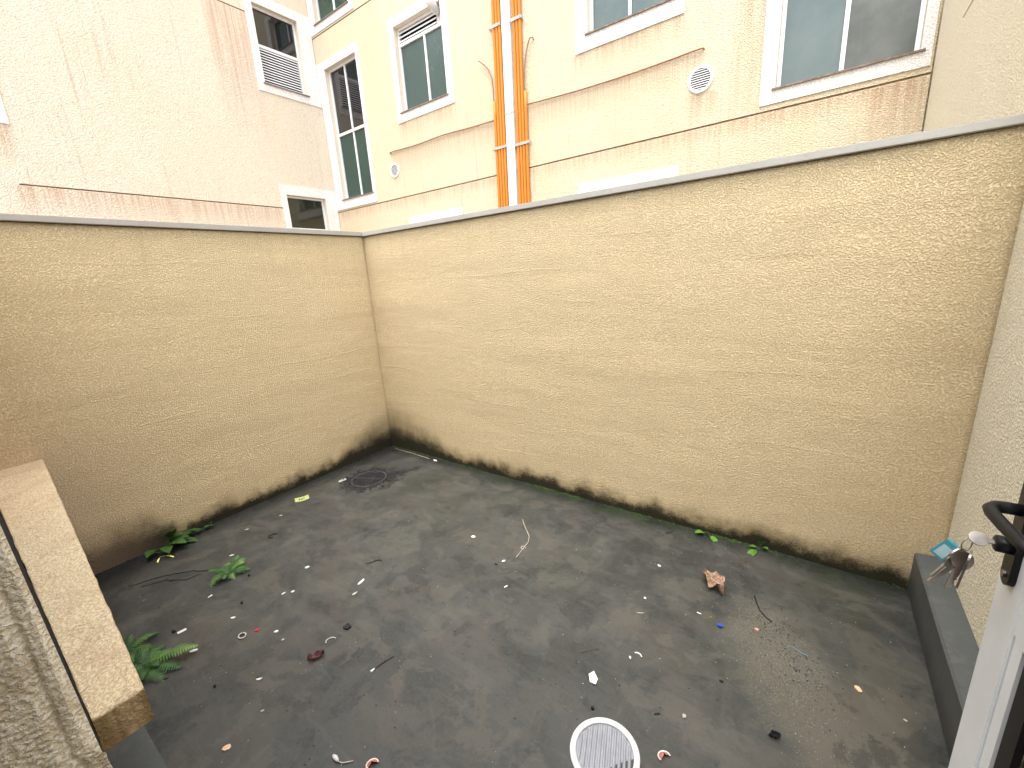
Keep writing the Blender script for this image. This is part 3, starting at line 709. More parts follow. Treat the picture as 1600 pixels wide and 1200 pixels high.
# handle plate, lever, cylinder
bm = bmesh.new(); N = 10; yc, hw = -1.578, .0175; z0, z1 = 1.085, 1.30; prof = []
for k in range(N+1): a = PI*k/N; prof.append((yc-hw*math.cos(a), z1+hw*math.sin(a)))
for k in range(N+1): a = PI+PI*k/N; prof.append((yc-hw*math.cos(a), z0+hw*math.sin(a)))
A = [bm.verts.new((XD-.009, p[0], p[1])) for p in prof]; Bv = [bm.verts.new((XD, p[0], p[1])) for p in prof]
bm.faces.new(A); bm.faces.new(Bv[::-1])
for k in range(len(prof)): k2 = (k+1) % len(prof); bm.faces.new((A[k], A[k2], Bv[k2], Bv[k]))
pl = mobj('handle_plate', bm, M['blackmetal'], t)
bm = bmesh.new(); tube(bm, [(XD-.009, yc, 1.086), (XD-.012, yc, 1.086)], .0055, 12); mobj('screw', bm, M['steel'], pl)
bm = bmesh.new(); tube(bm, [(XD-.008, yc, 1.200), (XD-.026, yc, 1.200), (XD-.037, yc-.003, 1.200), (XD-.044, yc-.012, 1.199), (XD-.045, yc-.024, 1.198), (XD-.040, yc-.060, 1.196), (XD-.032, yc-.105, 1.194), (XD-.028, yc-.13, 1.194)], [.0095]*4+[.009]*4, 16); mobj('lever', bm, M['blackmetal'], pl, True)
bm = bmesh.new(); tube(bm, [(XD-.008, yc, 1.136), (XD-.026, yc, 1.136), (XD-.028, yc, 1.136)], [.0135, .0135, .011], 20); mobj('lock_cylinder', bm, M['blackmetal'], pl, True)

# ---------------------------------------------------------------- keys hanging in the lock
KX, KY, KZ = XD-.028, yc, 1.136
t = thing('key_bunch', 'bunch of nickel keys with a blue fob hanging from the lock of the white door', 'keys', (0, 0, 0))
def keymesh(L=.028, hr=.0115):
    bm = bmesh.new(); th = .0011
    pts = [(hr*math.cos(a)*1.12, hr*math.sin(a)) for a in [PI*2*k/22 for k in range(22)]]
    A = [bm.verts.new((p[0], -th, p[1]-0)) for p in pts]; Bv = [bm.verts.new((p[0], th, p[1])) for p in pts]
    bm.faces.new(A); bm.faces.new(Bv[::-1])
    for k in range(22): k2 = (k+1) % 22; bm.faces.new((A[k], A[k2], Bv[k2], Bv[k]))
    pr = [(-.0042, -hr*.9), (.0042, -hr*.9), (.0042, -hr-L*.3), (.0026, -hr-L*.36), (.0042, -hr-L*.44), (.0020, -hr-L*.54), (.0036, -hr-L*.64), (.0018, -hr-L*.74), (.0034, -hr-L*.84), (.0, -hr-L), (-.0042, -hr-L*.93)]
    A = [bm.verts.new((p[0], -th*1.15, p[1])) for p in pr]; Bv = [bm.verts.new((p[0], th*1.15, p[1])) for p in pr]
    bm.faces.new(A); bm.faces.new(Bv[::-1])
    for k in range(len(pr)): k2 = (k+1) % len(pr); bm.faces.new((A[k], A[k2], Bv[k2], Bv[k]))
    return bm
def keyobj(loc, rot, me=[None], L=.03):
    if me[0] is None: o = mobj('key', keymesh(), M['steel'], t); me[0] = o.data
    else: o = bpy.data.objects.new('key', me[0]); C.objects.link(o); o.parent = t
    o.location = loc; o.rotation_euler = rot; return o
# key in the lock: head lies along -x from the cylinder, flat side tilted to the camera
bm = keymesh(.018); k0 = mobj('key', bm, M['steel'], t); k0.matrix_local = Matrix.Translation((KX-.018, KY, KZ+.001)) @ Matrix.Rotation(math.radians(-60), 4, 'X') @ Matrix.Rotation(-PI/2, 4, 'Y')
bm = bmesh.new(); R1 = .0125; cx, cz = KX-.029, KZ-.014
tube(bm, [(cx+R1*.6*math.cos(a), KY+R1*.55*math.cos(a), cz+R1*math.sin(a)) for a in [2*PI*k/20 for k in range(21)]], .0009, 6, False); mobj('split_ring', bm, M['steel'], t, True)
for lc, rt_ in (((KX-.037, KY+.004, KZ-.040), (.25, .50, .9)), ((KX-.031, KY-.004, KZ-.043), (-.2, .36, .35)), ((KX-.026, KY-.010, KZ-.036), (.1, .15, 1.3)), ((KX-.037, KY-.002, KZ-.050), (.1, .56, .5))):
    keyobj(lc, rt_).scale = (1.25, 1.25, 1.4)
bm = bmesh.new(); box(bm, (-.0115, -.0022, -.044), (.0115, .0022, 0), bev=.0015); fb = mobj('fob', bm, M['fob'], t); fb.location = (KX-.040, KY+.008, KZ-.022); fb.rotation_euler = (.05, .50, -.55)
bm = bmesh.new(); box(bm, (-.0075, -.0026, -.038), (.0075, -.0023, -.012)); ins = mobj('paper_insert', bm, M['fobpaper'], fb)

# ---------------------------------------------------------------- drains
t = thing('drain_cover', 'round white plastic floor drain with raised ribs, cut by the bottom edge', 'drain', (2.956, -1.492, .002), math.atan2(-.1415, .048))
bm = bmesh.new(); N = 64; R = []
for (rr, z) in ((.117, 0), (.117, .007), (.114, .009), (.100, .009), (.097, .007), (.097, -.004), (.117, -.004)):
    R.append([bm.verts.new((rr*math.cos(2*PI*k/N), rr*math.sin(2*PI*k/N), z)) for k in range(N)])
for A, Bv in zip(R, R[1:]+R[:1]):
    for k in range(N): bm.faces.new((A[k], A[(k+1) % N], Bv[(k+1) % N], Bv[k]))
rm = mobj('rim', bm, M['draintop'], t)
bm = bmesh.new(); rnd = random.Random(5)
for k in range(26):
    a = rnd.random()*2*PI; rr = .1085+rnd.uniform(-.003, .003)
    for q in range(2):
        x, y = rr*math.cos(a+q*.02), rr*math.sin(a+q*.02); s_ = rnd.uniform(.0006, .0016)
        box(bm, (x-s_, y-s_*.7, .0088), (x+s_, y+s_*.7, .0096))
k = mobj('embossed_mark', bm, M['mark'], rm); k['kind'] = 'stuff'
bm = bmesh.new(); bmesh.ops.create_circle(bm, cap_ends=True, radius=.0965, segments=48); mobj('base_plate', bm, M['drainrib'], t).location = (0, 0, .001)
pit = .0165
for k in range(11):
    y = (k-5)*pit; hw = math.sqrt(.0945**2-y*y) if abs(y) < .094 else .02
    bm = bmesh.new(); w2 = pit*.34
    vs = [bm.verts.new(p) for p in ((-hw, y-w2, .0015), (hw, y-w2, .0015), (hw, y+w2, .0015), (-hw, y+w2, .0015), (-hw+.008, y-.0022, .0085), (hw-.008, y-.0022, .0085), (hw-.008, y+.0022, .0085), (-hw+.008, y+.0022, .0085))]
    for q in ((4,5,6,7),(0,1,5,4),(1,2,6,5),(2,3,7,6),(3,0,4,7)): bm.faces.new([vs[i] for i in q])
    mobj('rib', bm, M['drainrib'], t)
t = thing('drain_cover', 'old dark round drain clogged with black silt near the far corner', 'drain', (.44, -.60, .003), .4)
bm = bmesh.new(); N = 40; R = []
for (rr, z) in ((.150, 0), (.148, .007), (.132, .007), (.130, 0)):
    R.append([bm.verts.new((rr*(1+.01*noise.noise(Vector((math.cos(2*PI*k/N)*3, math.sin(2*PI*k/N)*3, rr))))*math.cos(2*PI*k/N), rr*math.sin(2*PI*k/N), z+.003*noise.noise(Vector((k*.5, z*50, 0))))) for k in range(N)])
for A, Bv in zip(R, R[1:]):
    for k in range(N): bm.faces.new((A[k], A[(k+1) % N], Bv[(k+1) % N], Bv[k]))
mobj('rim', bm, M['muckring'], t)
bm = bmesh.new(); bmesh.ops.create_circle(bm, cap_ends=True, radius=.13, segments=32); mobj('base_plate', bm, M['muck'], t).location = (0, 0, .0015)
bm = bmesh.new(); box(bm, (-.13, -.006, .002), (.13, .006, .008)); mobj('crossbar', bm, M['muckring'], t)
for k in range(11):
    y = (k-5)*.021; 
    if abs(y) < .01: continue
    hw = math.sqrt(.128**2-y*y); bm = bmesh.new(); box(bm, (-hw, y-.004, .002), (hw, y+.004, .0055)); mobj('rib', bm, M['muck'], t)

def clumps(pts, mat, name, smooth=True):
    bm = bmesh.new()
    for (x, y, z, s_, sq) in pts:
        mtx = Matrix.Translation((x, y, z)) @ Matrix.Rotation(random.random()*6.3, 4, 'Z') @ Matrix.Diagonal((s_*random.uniform(.7, 1.4), s_*random.uniform(.6, 1.1), s_*sq, 1))
        r_ = bmesh.ops.create_icosphere(bm, subdivisions=1, radius=1, matrix=mtx)
        for v in r_['verts']: v.co += Vector((random.uniform(-1, 1), random.uniform(-1, 1), random.uniform(-.5, .5)))*s_*.25
    return mobj(name, bm, mat, None, False)
pts = []
for k in range(1700):
    a = random.random()*6.28; rr = .145+abs(random.gauss(0, .045)); 
    if random.random() < .30: rr = random.uniform(.02, .14)
    w_ = .5+.5*math.cos(a+2.0)
    if rr > .14 and random.random() > .2+.8*w_*w_: continue
    x, y = .44+rr*math.cos(a), -.60+rr*math.sin(a); pts.append((x, y, .004 if rr < .15 else .002, random.uniform(.002, .010), .5))
for k in range(420):
    s_ = random.random(); pts.append((.52+.15*s_+random.gauss(0, .02), -.46+.24*s_+random.gauss(0, .028), .002, random.uniform(.002, .006), .45))
tag(clumps(pts, M['muck'], 'silt'), 'black silt and plant crumbs round the old drain', 'silt', kind='stuff')

# moss along the foot of the back wall, thicker in places
pts = []
for k in range(4200):
    x = random.uniform(.05, 3.88); d = noise.noise(Vector((x*1.8, 0, 2)))+.6*noise.noise(Vector((x*6, 4, 2)))
    if d < random.uniform(-.25, .55): continue
    y = -abs(random.gauss(0, .014+.016*max(0, d))) - .002; pts.append((x, y, random.uniform(0, .008), random.uniform(.0016, .0042), .6))
tag(clumps(pts, M['moss'], 'moss'), 'thin green moss and dirt along the foot of the back wall', 'moss', kind='stuff')
pts = []
for k in range(1500):
    y = random.uniform(-2.35, -.02); d = noise.noise(Vector((y*1.8, 9, 2)))
    if d < random.uniform(-.4, .5): continue
    pts.append((abs(random.gauss(0, .016))+.003, y, random.uniform(0, .006), random.uniform(.0015, .004), .6))
tag(clumps(pts, M['muck'], 'dirt'), 'black dirt gathered along the foot of the left wall', 'dirt', kind='stuff')

# specks and grit
def grit(name, mat, n_, fn, lab, smin=.0012, smax=.0035):
    pts = []
    while len(pts) < n_:
        p = fn()
        if .03 < p[0] < 3.87 and -2.35 < p[1] < -.02: pts.append((p[0], p[1], fz(p[0], p[1])+.001, random.uniform(smin, smax), .5))
    tag(clumps(pts, mat, name), lab, 'grit', kind='stuff')
uni = lambda: (random.uniform(0, 3.9), random.uniform(-2.4, 0))
def san():
    a, b = random.gauss(0, .24), random.gauss(0, .085); return (3.40+a*.45+b*.9, -.80-a*.9+b*.45)
def line_dark():
    s_ = random.random(); return (3.3+.25*s_+random.gauss(0, .05), -.50-.35*s_+random.gauss(0, .06))
grit('pale_grit', M['scrap_offwhite'], 420, uni, 'tiny pale specks scattered over the slab', .0008, .0021)
grit('dark_grit', M['scrap_black'], 420, uni, 'tiny dark specks scattered over the slab', .0012, .0036)
grit('sandy_grit', M['scrap_straw'], 1000, san, 'sandy grit heaped thinly on the right of the slab', .0006, .0016)
grit('dark_crumbs', M['scrap_black'], 260, line_dark, 'black crumbs in the sandy patch', .0010, .0034)

# ---------------------------------------------------------------- litter
def zf(x, y): return fz(x, y)+.0006
def chip(name, x, y, L, w_, yaw, mat, lab, cat, th=.0025, n_=7, curl=0, seed=0, group=None):
    rnd = random.Random(seed+int(x*1000)); bm = bmesh.new(); pts = []
    for k in range(n_):
        a = 2*PI*k/n_+rnd.uniform(-.25, .25); rr = rnd.uniform(.78, 1.08)
        pts.append((L/2*rr*math.cos(a), w_/2*rr*math.sin(a)))
    lift = lambda p: curl*((p[0]/(L/2))**2)*L*.35
    c0 = bm.verts.new((0, 0, th)); A = [bm.verts.new((p[0], p[1], th*rnd.uniform(.6, 1.2)+lift(p))) for p in pts]
    Bv = [bm.verts.new((p[0]*.97, p[1]*.97, lift(p)*.9)) for p in pts]; c1 = bm.verts.new((0, 0, 0))
    for k in range(n_):
        k2 = (k+1) % n_; bm.faces.new((c0, A[k], A[k2])); bm.faces.new((A[k], Bv[k], Bv[k2], A[k2])); bm.faces.new((c1, Bv[k2], Bv[k]))
    o = mobj(name, bm, mat); o.location = (x, y, zf(x, y)); o.rotation_euler = (0, 0, yaw); return tag(o, lab, cat, group)
def rectchip(name, x, y, L, w_, yaw, mat, lab, cat, th=.002, tilt=0, bend=0):
    bm = bmesh.new(); n_ = 6; rows = []
    for i in range(n_+1):
        s_ = i/n_-.5; zc = bend*(s_*2)**2*L
        rows.append([bm.verts.new((s_*L, sgn*w_/2, zc+dz)) for (sgn, dz) in ((-1, th), (1, th), (1, 0), (-1, 0))])
    for A, Bv in zip(rows, rows[1:]):
        for k in range(4): k2 = (k+1) % 4; bm.faces.new((A[k], A[k2], Bv[k2], Bv[k]))
    bm.faces.new(rows[0]); bm.faces.new(rows[-1][::-1])
    o = mobj(name, bm, mat); o.location = (x, y, zf(x, y)); o.rotation_euler = (0, tilt, yaw); return tag(o, lab, cat)
def stick(name, pts, r, mat, lab, cat):
    bm = bmesh.new(); tube(bm, [(p[0], p[1], fz(p[0], p[1])+r*.8+(p[2] if len(p) > 2 else 0)) for p in pts], r, 6)
    return tag(mobj(name, bm, mat, None, True), lab, cat)
def arc(name, x, y, R_, a0, a1, r, mat, lab, cat, sy=1, yaw=0):
    n_ = 16; pts = []
    for k in range(n_+1):
        a = a0+(a1-a0)*k/n_; px, py = R_*math.cos(a), R_*sy*math.sin(a)
        pts.append((x+px*math.cos(yaw)-py*math.sin(yaw), y+px*math.sin(yaw)+py*math.cos(yaw)))
    return stick(name, pts, r, mat, lab, cat)
# crumpled dry leaf
def crumple(name, x, y, L, w_, yaw, mat, lab, h=.02, seed=1, n_=11):
    bm = bmesh.new(); g = []
    for i in range(n_):
        col = []
        for j in range(n_):
            u, v = i/(n_-1)*2-1, j/(n_-1)*2-1
            wd = (1-abs(u)**2.2)**.6 if abs(u) < 1 else 0
            wd *= .75+.3*noise.noise(Vector((u*3, seed, (v > 0)*4)))
            z = h*(.45+.9*noise.noise(Vector((u*1.9+seed, v*2.2, seed)))) + h*.5*abs(v)
            col.append(bm.verts.new((u*L/2, v*w_/2*wd+.1*w_*noise.noise(Vector((u*2, v, seed))), max(z, 0)+.001)))
        g.append(col)
    for i in range(n_-1):
        for j in range(n_-1):
            bm.faces.new((g[i][j], g[i+1][j], g[i+1][j+1], g[i][j+1]))
    bmesh.ops.remove_doubles(bm, verts=bm.verts, dist=.0002)
    bmesh.ops.solidify(bm, geom=bm.faces[:], thickness=.0008)
    o = mobj(name, bm, mat); o.location = (x, y, zf(x, y)); o.rotation_euler = (0, 0, yaw); return tag(o, lab, 'leaf')
crumple('dry_leaf', 3.106, -.467, .14, .10, -.75, M['dryleaf'], 'large curled dry brown leaf on the slab near the back wall', .055, 4, 15)
crumple('dry_leaf', 1.731, -1.827, .070, .042, 1.2, M['scrap_maroon'], 'small crumpled dark red leaf left of the middle of the slab', .022, 7)
crumple('dry_leaf', 3.424, -1.125, .036, .026, .5, M['scrap_black'], 'small curled black leaf near the bottom right', .016, 5)
o = chip('paper_scrap', 2.805, -1.257, .072, .040, -.75, M['scrap_white'], 'white torn paper scrap just beyond the ribbed drain', 'scrap', .0012, 5, .3)
o = rectchip('wrapper', .250, -1.086, .10, .075, 1.15, M['scrap_yellow'], 'small yellow-green wrapper with dark print near the left wall', 'wrapper', .0015, 0, .04)
bm = bmesh.new()
for (a, b, c, d) in ((-.022, -.012, -.012, .010), (-.006, -.014, .004, .004), (.008, -.008, .022, -.002), (.002, .006, .020, .012), (-.03, .012, -.018, .018)): box(bm, (a, b, .0018), (c, d, .0024))
pr_ = mobj('print', bm, M['scrap_black'], o); pr_['label'] = 'dark printing on the wrapper'
rectchip('plastic_chip', .245, -.731, .068, .034, 1.5, M['scrap_offwhite'], 'pale rectangular plastic chip beside the old drain', 'plastic chip')
chip('plastic_bit', 3.179, -.719, .028, .025, .4, M['scrap_blue'], 'small bright blue plastic bit on the right of the slab', 'plastic bit', .010, 7)
stick('thread', [(3.435, -.68), (3.46, -.677), (3.485, -.688), (3.51, -.692)], .0014, M['scrap_blueline'], 'thin pale blue thread lying in the sandy patch', 'thread')
stick('twig', [(3.285, -.435), (3.298, -.475), (3.315, -.52), (3.345, -.555), (3.37, -.57)], .003, M['scrap_black'], 'thin dark bent twig right of the dry leaf', 'twig')
stick('grass_stalk', [(1.915, -.452), (1.96, -.50), (2.01, -.545), (2.06, -.59), (2.085, -.64), (2.093, -.70), (2.10, -.76), (2.105, -.80)], (.0036), M['scrap_straw'], 'long straw coloured dry stalk in the middle of the slab', 'stalk')
arc('wire_loop', 2.088, -.70, .014, 0, 5.6, .002, M['scrap_offwhite'], 'tiny pale wire loop round the dry stalk', 'wire')
stick('thread', [(2.0, -.755), (2.1, -.74), (2.22, -.73), (2.35, -.725)], .0005, M['scrap_brown'], 'hair-thin pale thread crossing under the dry stalk', 'thread')
sm = [  # name, x, y, L, w, yaw, mat, label
 ('plaster_flake', 1.750, -.772, .044, .03, .2, 'scrap_white', 'white flake left of the dry stalk'),
 ('plaster_flake', 2.061, -.864, .030, .016, 1.1, 'scrap_white', 'small white flake below the end of the dry stalk'),
 ('pebble', 2.040, -.909, .022, .018, .2, 'scrap_brown', 'dark pebble touching the flake below the dry stalk'),
 ('plaster_flake', 2.193, -1.023, .030, .012, 1.25, 'scrap_white', 'thin white sliver in the middle of the slab'),
 ('plaster_flake', 2.897, -1.088, .018, .013, -.8, 'scrap_white', 'small white flake beside the curved white piece near the ribbed drain'),
 ('plaster_flake', 2.838, -.724, .016, .013, 0, 'scrap_white', 'white dot of plaster left of the blue cap'),
 ('plaster_sliver', 2.851, -.830, .050, .006, .48, 'scrap_offwhite', 'long pale sliver left of the blue cap'),
 ('plaster_sliver', 3.085, -.688, .030, .009, -.1, 'scrap_white', 'short white sliver right beside the blue cap'),
 ('tile_shard', 3.667, -.761, .042, .024, -.9, 'scrap_orange', 'pale salmon tile shard near the right skirting'),
 ('pebble', 3.318, -.660, .020, .018, .2, 'scrap_pink', 'round pink pebble at the top of the sandy patch'),
 ('tile_shard', 1.813, -2.219, .044, .026, .96, 'scrap_orange', 'orange beige shard at the bottom near the ledge'),
 ('plastic_scrap', 1.325, -1.898, .032, .024, .7, 'scrap_red', 'bright red plastic scrap left of the middle'),
 ('plaster_flake', 1.417, -1.852, .026, .022, .9, 'scrap_white', 'white flake right of the red scrap'),
 ('plaster_flake', 1.193, -2.121, .040, .022, .96, 'scrap_white', 'white flake beyond the lower fern'),
 ('pebble', .964, -2.132, .022, .018, .3, 'scrap_black', 'black pebble beside the white tag near the left wall'),
 ('pebble', 1.253, -2.245, .028, .024, 1.6, 'scrap_brown', 'dark brown pebble right below the lower fern'),
 ('pebble', 1.208, -2.208, .022, .014, 1.0, 'scrap_black', 'flat black pebble right of the lower fern'),
 ('stone', 1.696, -1.646, .048, .044, .4, 'scrap_black', 'black squarish stone left of the middle of the slab'),
 ('shell_piece', 1.475, -1.412, .060, .022, 1.77, 'scrap_white', 'longer white shell piece between corner drain and black stone'),
 ('shell_piece', 1.525, -1.490, .040, .020, 1.55, 'scrap_offwhite', 'shorter white shell piece nearer the black stone'),
 ('plaster_flake', 1.185, -1.70, .030, .014, 1.6, 'scrap_white', 'left one of two white flakes on the pale ring stain'),
 ('plaster_flake', 1.215, -1.665, .022, .016, 1.2, 'scrap_white', 'right one of two white flakes on the pale ring stain'),
 ('plaster_flake', .548, -1.707, .036, .014, 1.1, 'scrap_white', 'white flake behind the middle fern'),
 ('plaster_flake', 1.091, -1.513, .032, .026, 1.05, 'scrap_white', 'round white flake right of the middle fern'),
 ('twig_piece', 2.785, -.113, .074, .014, 1.0, 'scrap_black', 'short black stick piece by the back wall near the sprouts'),
 ('plaster_flake', 2.825, -.447, .026, .016, -.2, 'scrap_pinkwhite', 'pinkish flake between the black stick piece and the dry leaf'),
 ('plaster_lump', .686, -.062, .055, .028, .04, 'scrap_white', 'white plaster lump at the foot of the back wall'),
 ('plaster_flake', 1.779, -2.081, .018, .012, 1.3, 'scrap_offwhite', 'small pale flake above the orange beige shard'),
 ('plaster_flake', 1.497, -1.86+.0, .016, .014, 1.3, 'scrap_offwhite', 'tiny pale flake left of the dark red leaf'),
 ('plaster_flake', 1.62, -2.02, .032, .014, .9, 'scrap_white', 'oval white flake in the lower left of the slab'),
 ('pebble', 1.491, -2.142, .015, .014, .4, 'scrap_black', 'small black pebble in the lower left of the slab'),
 ('plaster_flake', 3.794, -.818, .016, .012, -.3, 'scrap_offwhite', 'pale flake at the foot of the right skirting'),
 ('pebble', 3.150, -1.225, .018, .015, 0, 'scrap_offwhite', 'pale pebble right of the ribbed drain'),
 ('pebble', 3.235, -1.003, .018, .014, .2, 'scrap_brown', 'brown pebble below the sandy patch'),
 ('pebble', 2.857, -1.375, .018, .012, -.1, 'scrap_black', 'black crumb touching the far side of the ribbed drain'),
 ('twig_piece', 3.064, -1.265, .028, .009, .75, 'scrap_black', 'small black twig piece right of the ribbed drain'),
 ('plaster_flake', .844, -1.93, .028, .014, 1.7, 'scrap_white', 'white flake between the two ferns'),
 ('pebble', .852, -1.735, .020, .016, 0, 'scrap_black', 'black pebble right of the middle fern'),
 ('pebble', 1.06, -1.86, .020, .014, 0, 'scrap_black', 'black pebble in the lower left beyond the white tag'),
 ('plaster_flake', 1.13, -1.93, .030, .018, .6, 'scrap_white', 'white flake left of the red scrap'),
 ('plaster_flake', .35, -1.30, .03, .015, .9, 'scrap_offwhite', 'pale flake along the left wall below the wrapper'),
 ('plaster_flake', .32, -1.52, .034, .018, .9, 'scrap_offwhite', 'pale flake along the left wall nearer the corner plant'),
]
for k, (nm, x, y, L, w_, yaw, m_, lab) in enumerate(sm):
    cat = nm.replace('_', ' ').split()[-1]
    chip(nm, x, y, L*.88, w_*.8, yaw, M[m_], lab, cat, (.010 if nm in ('pebble', 'stone', 'plaster_lump') else .0035 if nm != 'tile_shard' else .006), 7 if L > .02 else 6, 0, k)
rectchip('plastic_tag', .995, -2.108, .036, .017, 1.4, M['scrap_white'], 'small white rectangular tag near the lower fern', 'tag')
arc('plaster_curl', 2.921, -1.062, .016, .2, 2.8, .0032, M['scrap_white'], 'curved white piece on the slab above the ribbed drain', 'curl', .7, -.1)
arc('hook', 1.70, -1.737, .022, .4, 3.6, .003, M['scrap_offwhite'], 'small pale wire hook below the black stone', 'hook', .8, .9)
arc('rubber_ring', .568, -1.462, .026, .3, 4.6, .004, M['scrap_black'], 'black open rubber ring near the left wall', 'ring', .7, 1.2)
t = thing('bottle_ring', 'small brownish oval ring with pale rim left of the red scrap', 'ring', (1.300, -1.956, zf(1.3, -1.956)))
bm = bmesh.new(); tube(bm, [(.019*math.cos(a), .015*math.sin(a), .004) for a in [2*PI*k/20 for k in range(21)]], .0034, 6, False); mobj('ring_band', bm, M['scrap_offwhite'], t, True)
bm = bmesh.new(); tube(bm, [(.0135*math.cos(a), .0105*math.sin(a), .003) for a in [2*PI*k/20 for k in range(21)]], .0022, 6, False); mobj('ring_liner', bm, M['scrap_maroon'], t, True)
def shard(x, y, yaw, lab):
    t = thing('shell_shard', lab, 'shard', (x, y, zf(x, y)), yaw); bm = bmesh.new()
    n_ = 8; g = []
    for i in range(n_+1):
        a = i/n_*PI*1.25; g.append([(.020*math.cos(a)*s_, .016*math.sin(a)*s_, .012*(1-s_)+.004) for s_ in (.15, .6, 1)])
    vs = [[bm.verts.new(p) for p in r_] for r_ in g]
    for A, Bv in zip(vs, vs[1:]):
        for k in range(2): bm.faces.new((A[k], A[k+1], Bv[k+1], Bv[k]))
    bmesh.ops.solidify(bm, geom=bm.faces[:], thickness=.003); mobj('shard_body', bm, M['scrap_pink'], t, True)
    bm = bmesh.new(); tube(bm, [(.020*math.cos(i/n_*PI*1.25), .016*math.sin(i/n_*PI*1.25), .0045) for i in range(n_+1)], .0024, 6); mobj('shard_edge', bm, M['scrap_pinkwhite'], t, True)
shard(3.128, -1.395, .6, 'curved pink shard right of the ribbed drain')
shard(2.307, -1.957, .9, 'curved pink shard cut by the bottom edge')
t = thing('cigarette_end', 'twisted white paper end with a thin tail at the bottom of the slab', 'paper', (2.187, -2.018, zf(2.187, -2.018)), .3)
bm = bmesh.new(); tube(bm, [(-.018, .006, .006), (-.004, .002, .006), (.012, -.004, .005)], [.004, .008, .004], 8); mobj('paper_roll', bm, M['scrap_white'], t, True)
bm = bmesh.new(); tube(bm, [(.012, -.004, .004), (.03, -.004, .004), (.062, .012, .003)], .0022, 6); mobj('paper_tail', bm, M['scrap_offwhite'], t, True)
t = thing('feather', 'thin dark feather with a white quill tip left of the middle of the slab', 'feather', (2.009, -1.679, zf(2.009, -1.679)), 1.39)
bm = bmesh.new(); tube(bm, [(-.046, 0, .002), (0, .004, .003), (.048, -.003, .002)], [.002, .0045, .002], 6); mobj('vane', bm, M['scrap_brown'], t, True)
bm = bmesh.new(); tube(bm, [(-.058, -.002, .003), (-.040, 0, .004)], [.006, .003], 8); mobj('quill_tip', bm, M['scrap_white'], t, True)
stick('thread', [(2.742-.03, -1.151-.02), (2.742, -1.14), (2.765, -1.12)], .0018, M['scrap_brown'], 'short dark thread beyond the white paper scrap', 'thread')
stick('cord', [(.10, -.040), (.22, -.046), (.36, -.042), (.50, -.050), (.60, -.055)], .0026, M['scrap_straw'], 'pale thin cord lying along the foot of the back wall by the corner', 'cord')
pts_ = [(1.37, -1.30), (1.385, -1.275), (1.395, -1.25), (1.41, -1.235), (1.425, -1.235)]
stick('string', pts_, .0028, M['scrap_black'], 'short black broken string above the white shell pieces', 'string')
# dark root-like stems beside the corner plant
def root(pts, lab):
    out = []
    for k in range(len(pts)-1):
        for q in range(5):
            e = q/5; out.append((pts[k][0]*(1-e)+pts[k+1][0]*e+random.gauss(0, .0022), pts[k][1]*(1-e)+pts[k+1][1]*e+random.gauss(0, .0022)))
    out.append(pts[-1]); bm = bmesh.new(); n_ = len(out)
    tube(bm, [(p[0], p[1], fz(*p)+.003) for p in out], [.0045*(1-.75*abs(2*k/n_-.9)) for k in range(n_)], 6)
    tag(mobj('root', bm, M['bark'], None, True), lab, 'root')
root([(.33, -2.16), (.37, -2.06), (.43, -1.97), (.50, -1.90), (.57, -1.86), (.61, -1.80)], 'longer dark root running from the left wall to the small bushy fern')
root([(.40, -2.12), (.45, -2.02), (.50, -1.99), (.56, -1.95), (.58, -1.88)], 'shorter dark root crossing near the small bushy fern')

# ---------------------------------------------------------------- ferns and sprouts
def frond(L, yaw, rise, droop, mat, parent, rnd, pin=15, wid=.30, twist=0):
    bm = bmesh.new(); ax = Vector((math.cos(yaw), math.sin(yaw), 0)); sd_ = Vector((-ax.y, ax.x, 0))
    P_ = []
    for k in range(pin+2):
        s_ = k/(pin+1); P_.append(ax*(L*s_*(1-.12*s_)) + Vector((0, 0, L*(rise*s_ - droop*s_*s_)+.004)) + sd_*twist*L*s_*s_)
    tube(bm, P_, [max(.0004, .0014*(1-k/(pin+2))) for k in range(pin+2)], 5)
    for k in range(1, pin+1):
        s_ = k/(pin+1); env = math.sin(PI*min(1, s_*.86+.13))**.75*(1-.35*s_); ll = L*wid*env
        t_ = (P_[k+1]-P_[k-1]).normalized()
        for sg in (-1, 1):
            d_ = (sd_*sg*.93+t_*.42+Vector((0, 0, rnd.uniform(-.05, .12)))).normalized(); wv = t_*(L/(pin+1))*.42
            l2 = ll*rnd.uniform(.85, 1.08); base = P_[k]; n_ = 5; lf = []; rg = []; md = []
            for q in range(n_+1):
                e = q/n_; c_ = base + d_*l2*e + Vector((0, 0, -l2*.25*e*e)); ww = (1-e)**.6*(.85+.3*(q % 2)) if q < n_ else 0
                lf.append(bm.verts.new(c_ - wv*ww)); rg.append(bm.verts.new(c_ + wv*ww + Vector((0, 0, .0004)))); md.append(bm.verts.new(c_ + Vector((0, 0, .0012))))
            for q in range(n_):
                bm.faces.new((lf[q], md[q], md[q+1], lf[q+1])); bm.faces.new((md[q], rg[q], rg[q+1], md[q+1]))
    return mobj('frond', bm, mat, parent, False, False)
t = thing('fern', 'small bushy fern growing out of the slab, away from the left wall', 'fern', (.724, -1.795, 0)); rnd = random.Random(3)
for k in range(15):
    frond(rnd.uniform(.085, .15), k*2*PI/15+rnd.uniform(-.2, .2), rnd.uniform(.45, 1.15), rnd.uniform(.55, .95), M['fern'] if k % 3 else M['fern2'], t, rnd, 11, .36)
t = thing('fern', 'fern with one long pale frond growing beside the stucco ledge', 'fern', (1.10, -2.285, 0)); rnd = random.Random(8)
frond(.25, .95, .55, .42, M['fern2'], t, rnd, 19, .22); frond(.21, .55, .35, .35, M['fern'], t, rnd, 16, .24); frond(.20, .2, .30, .35, M['fern'], t, rnd, 15, .26)
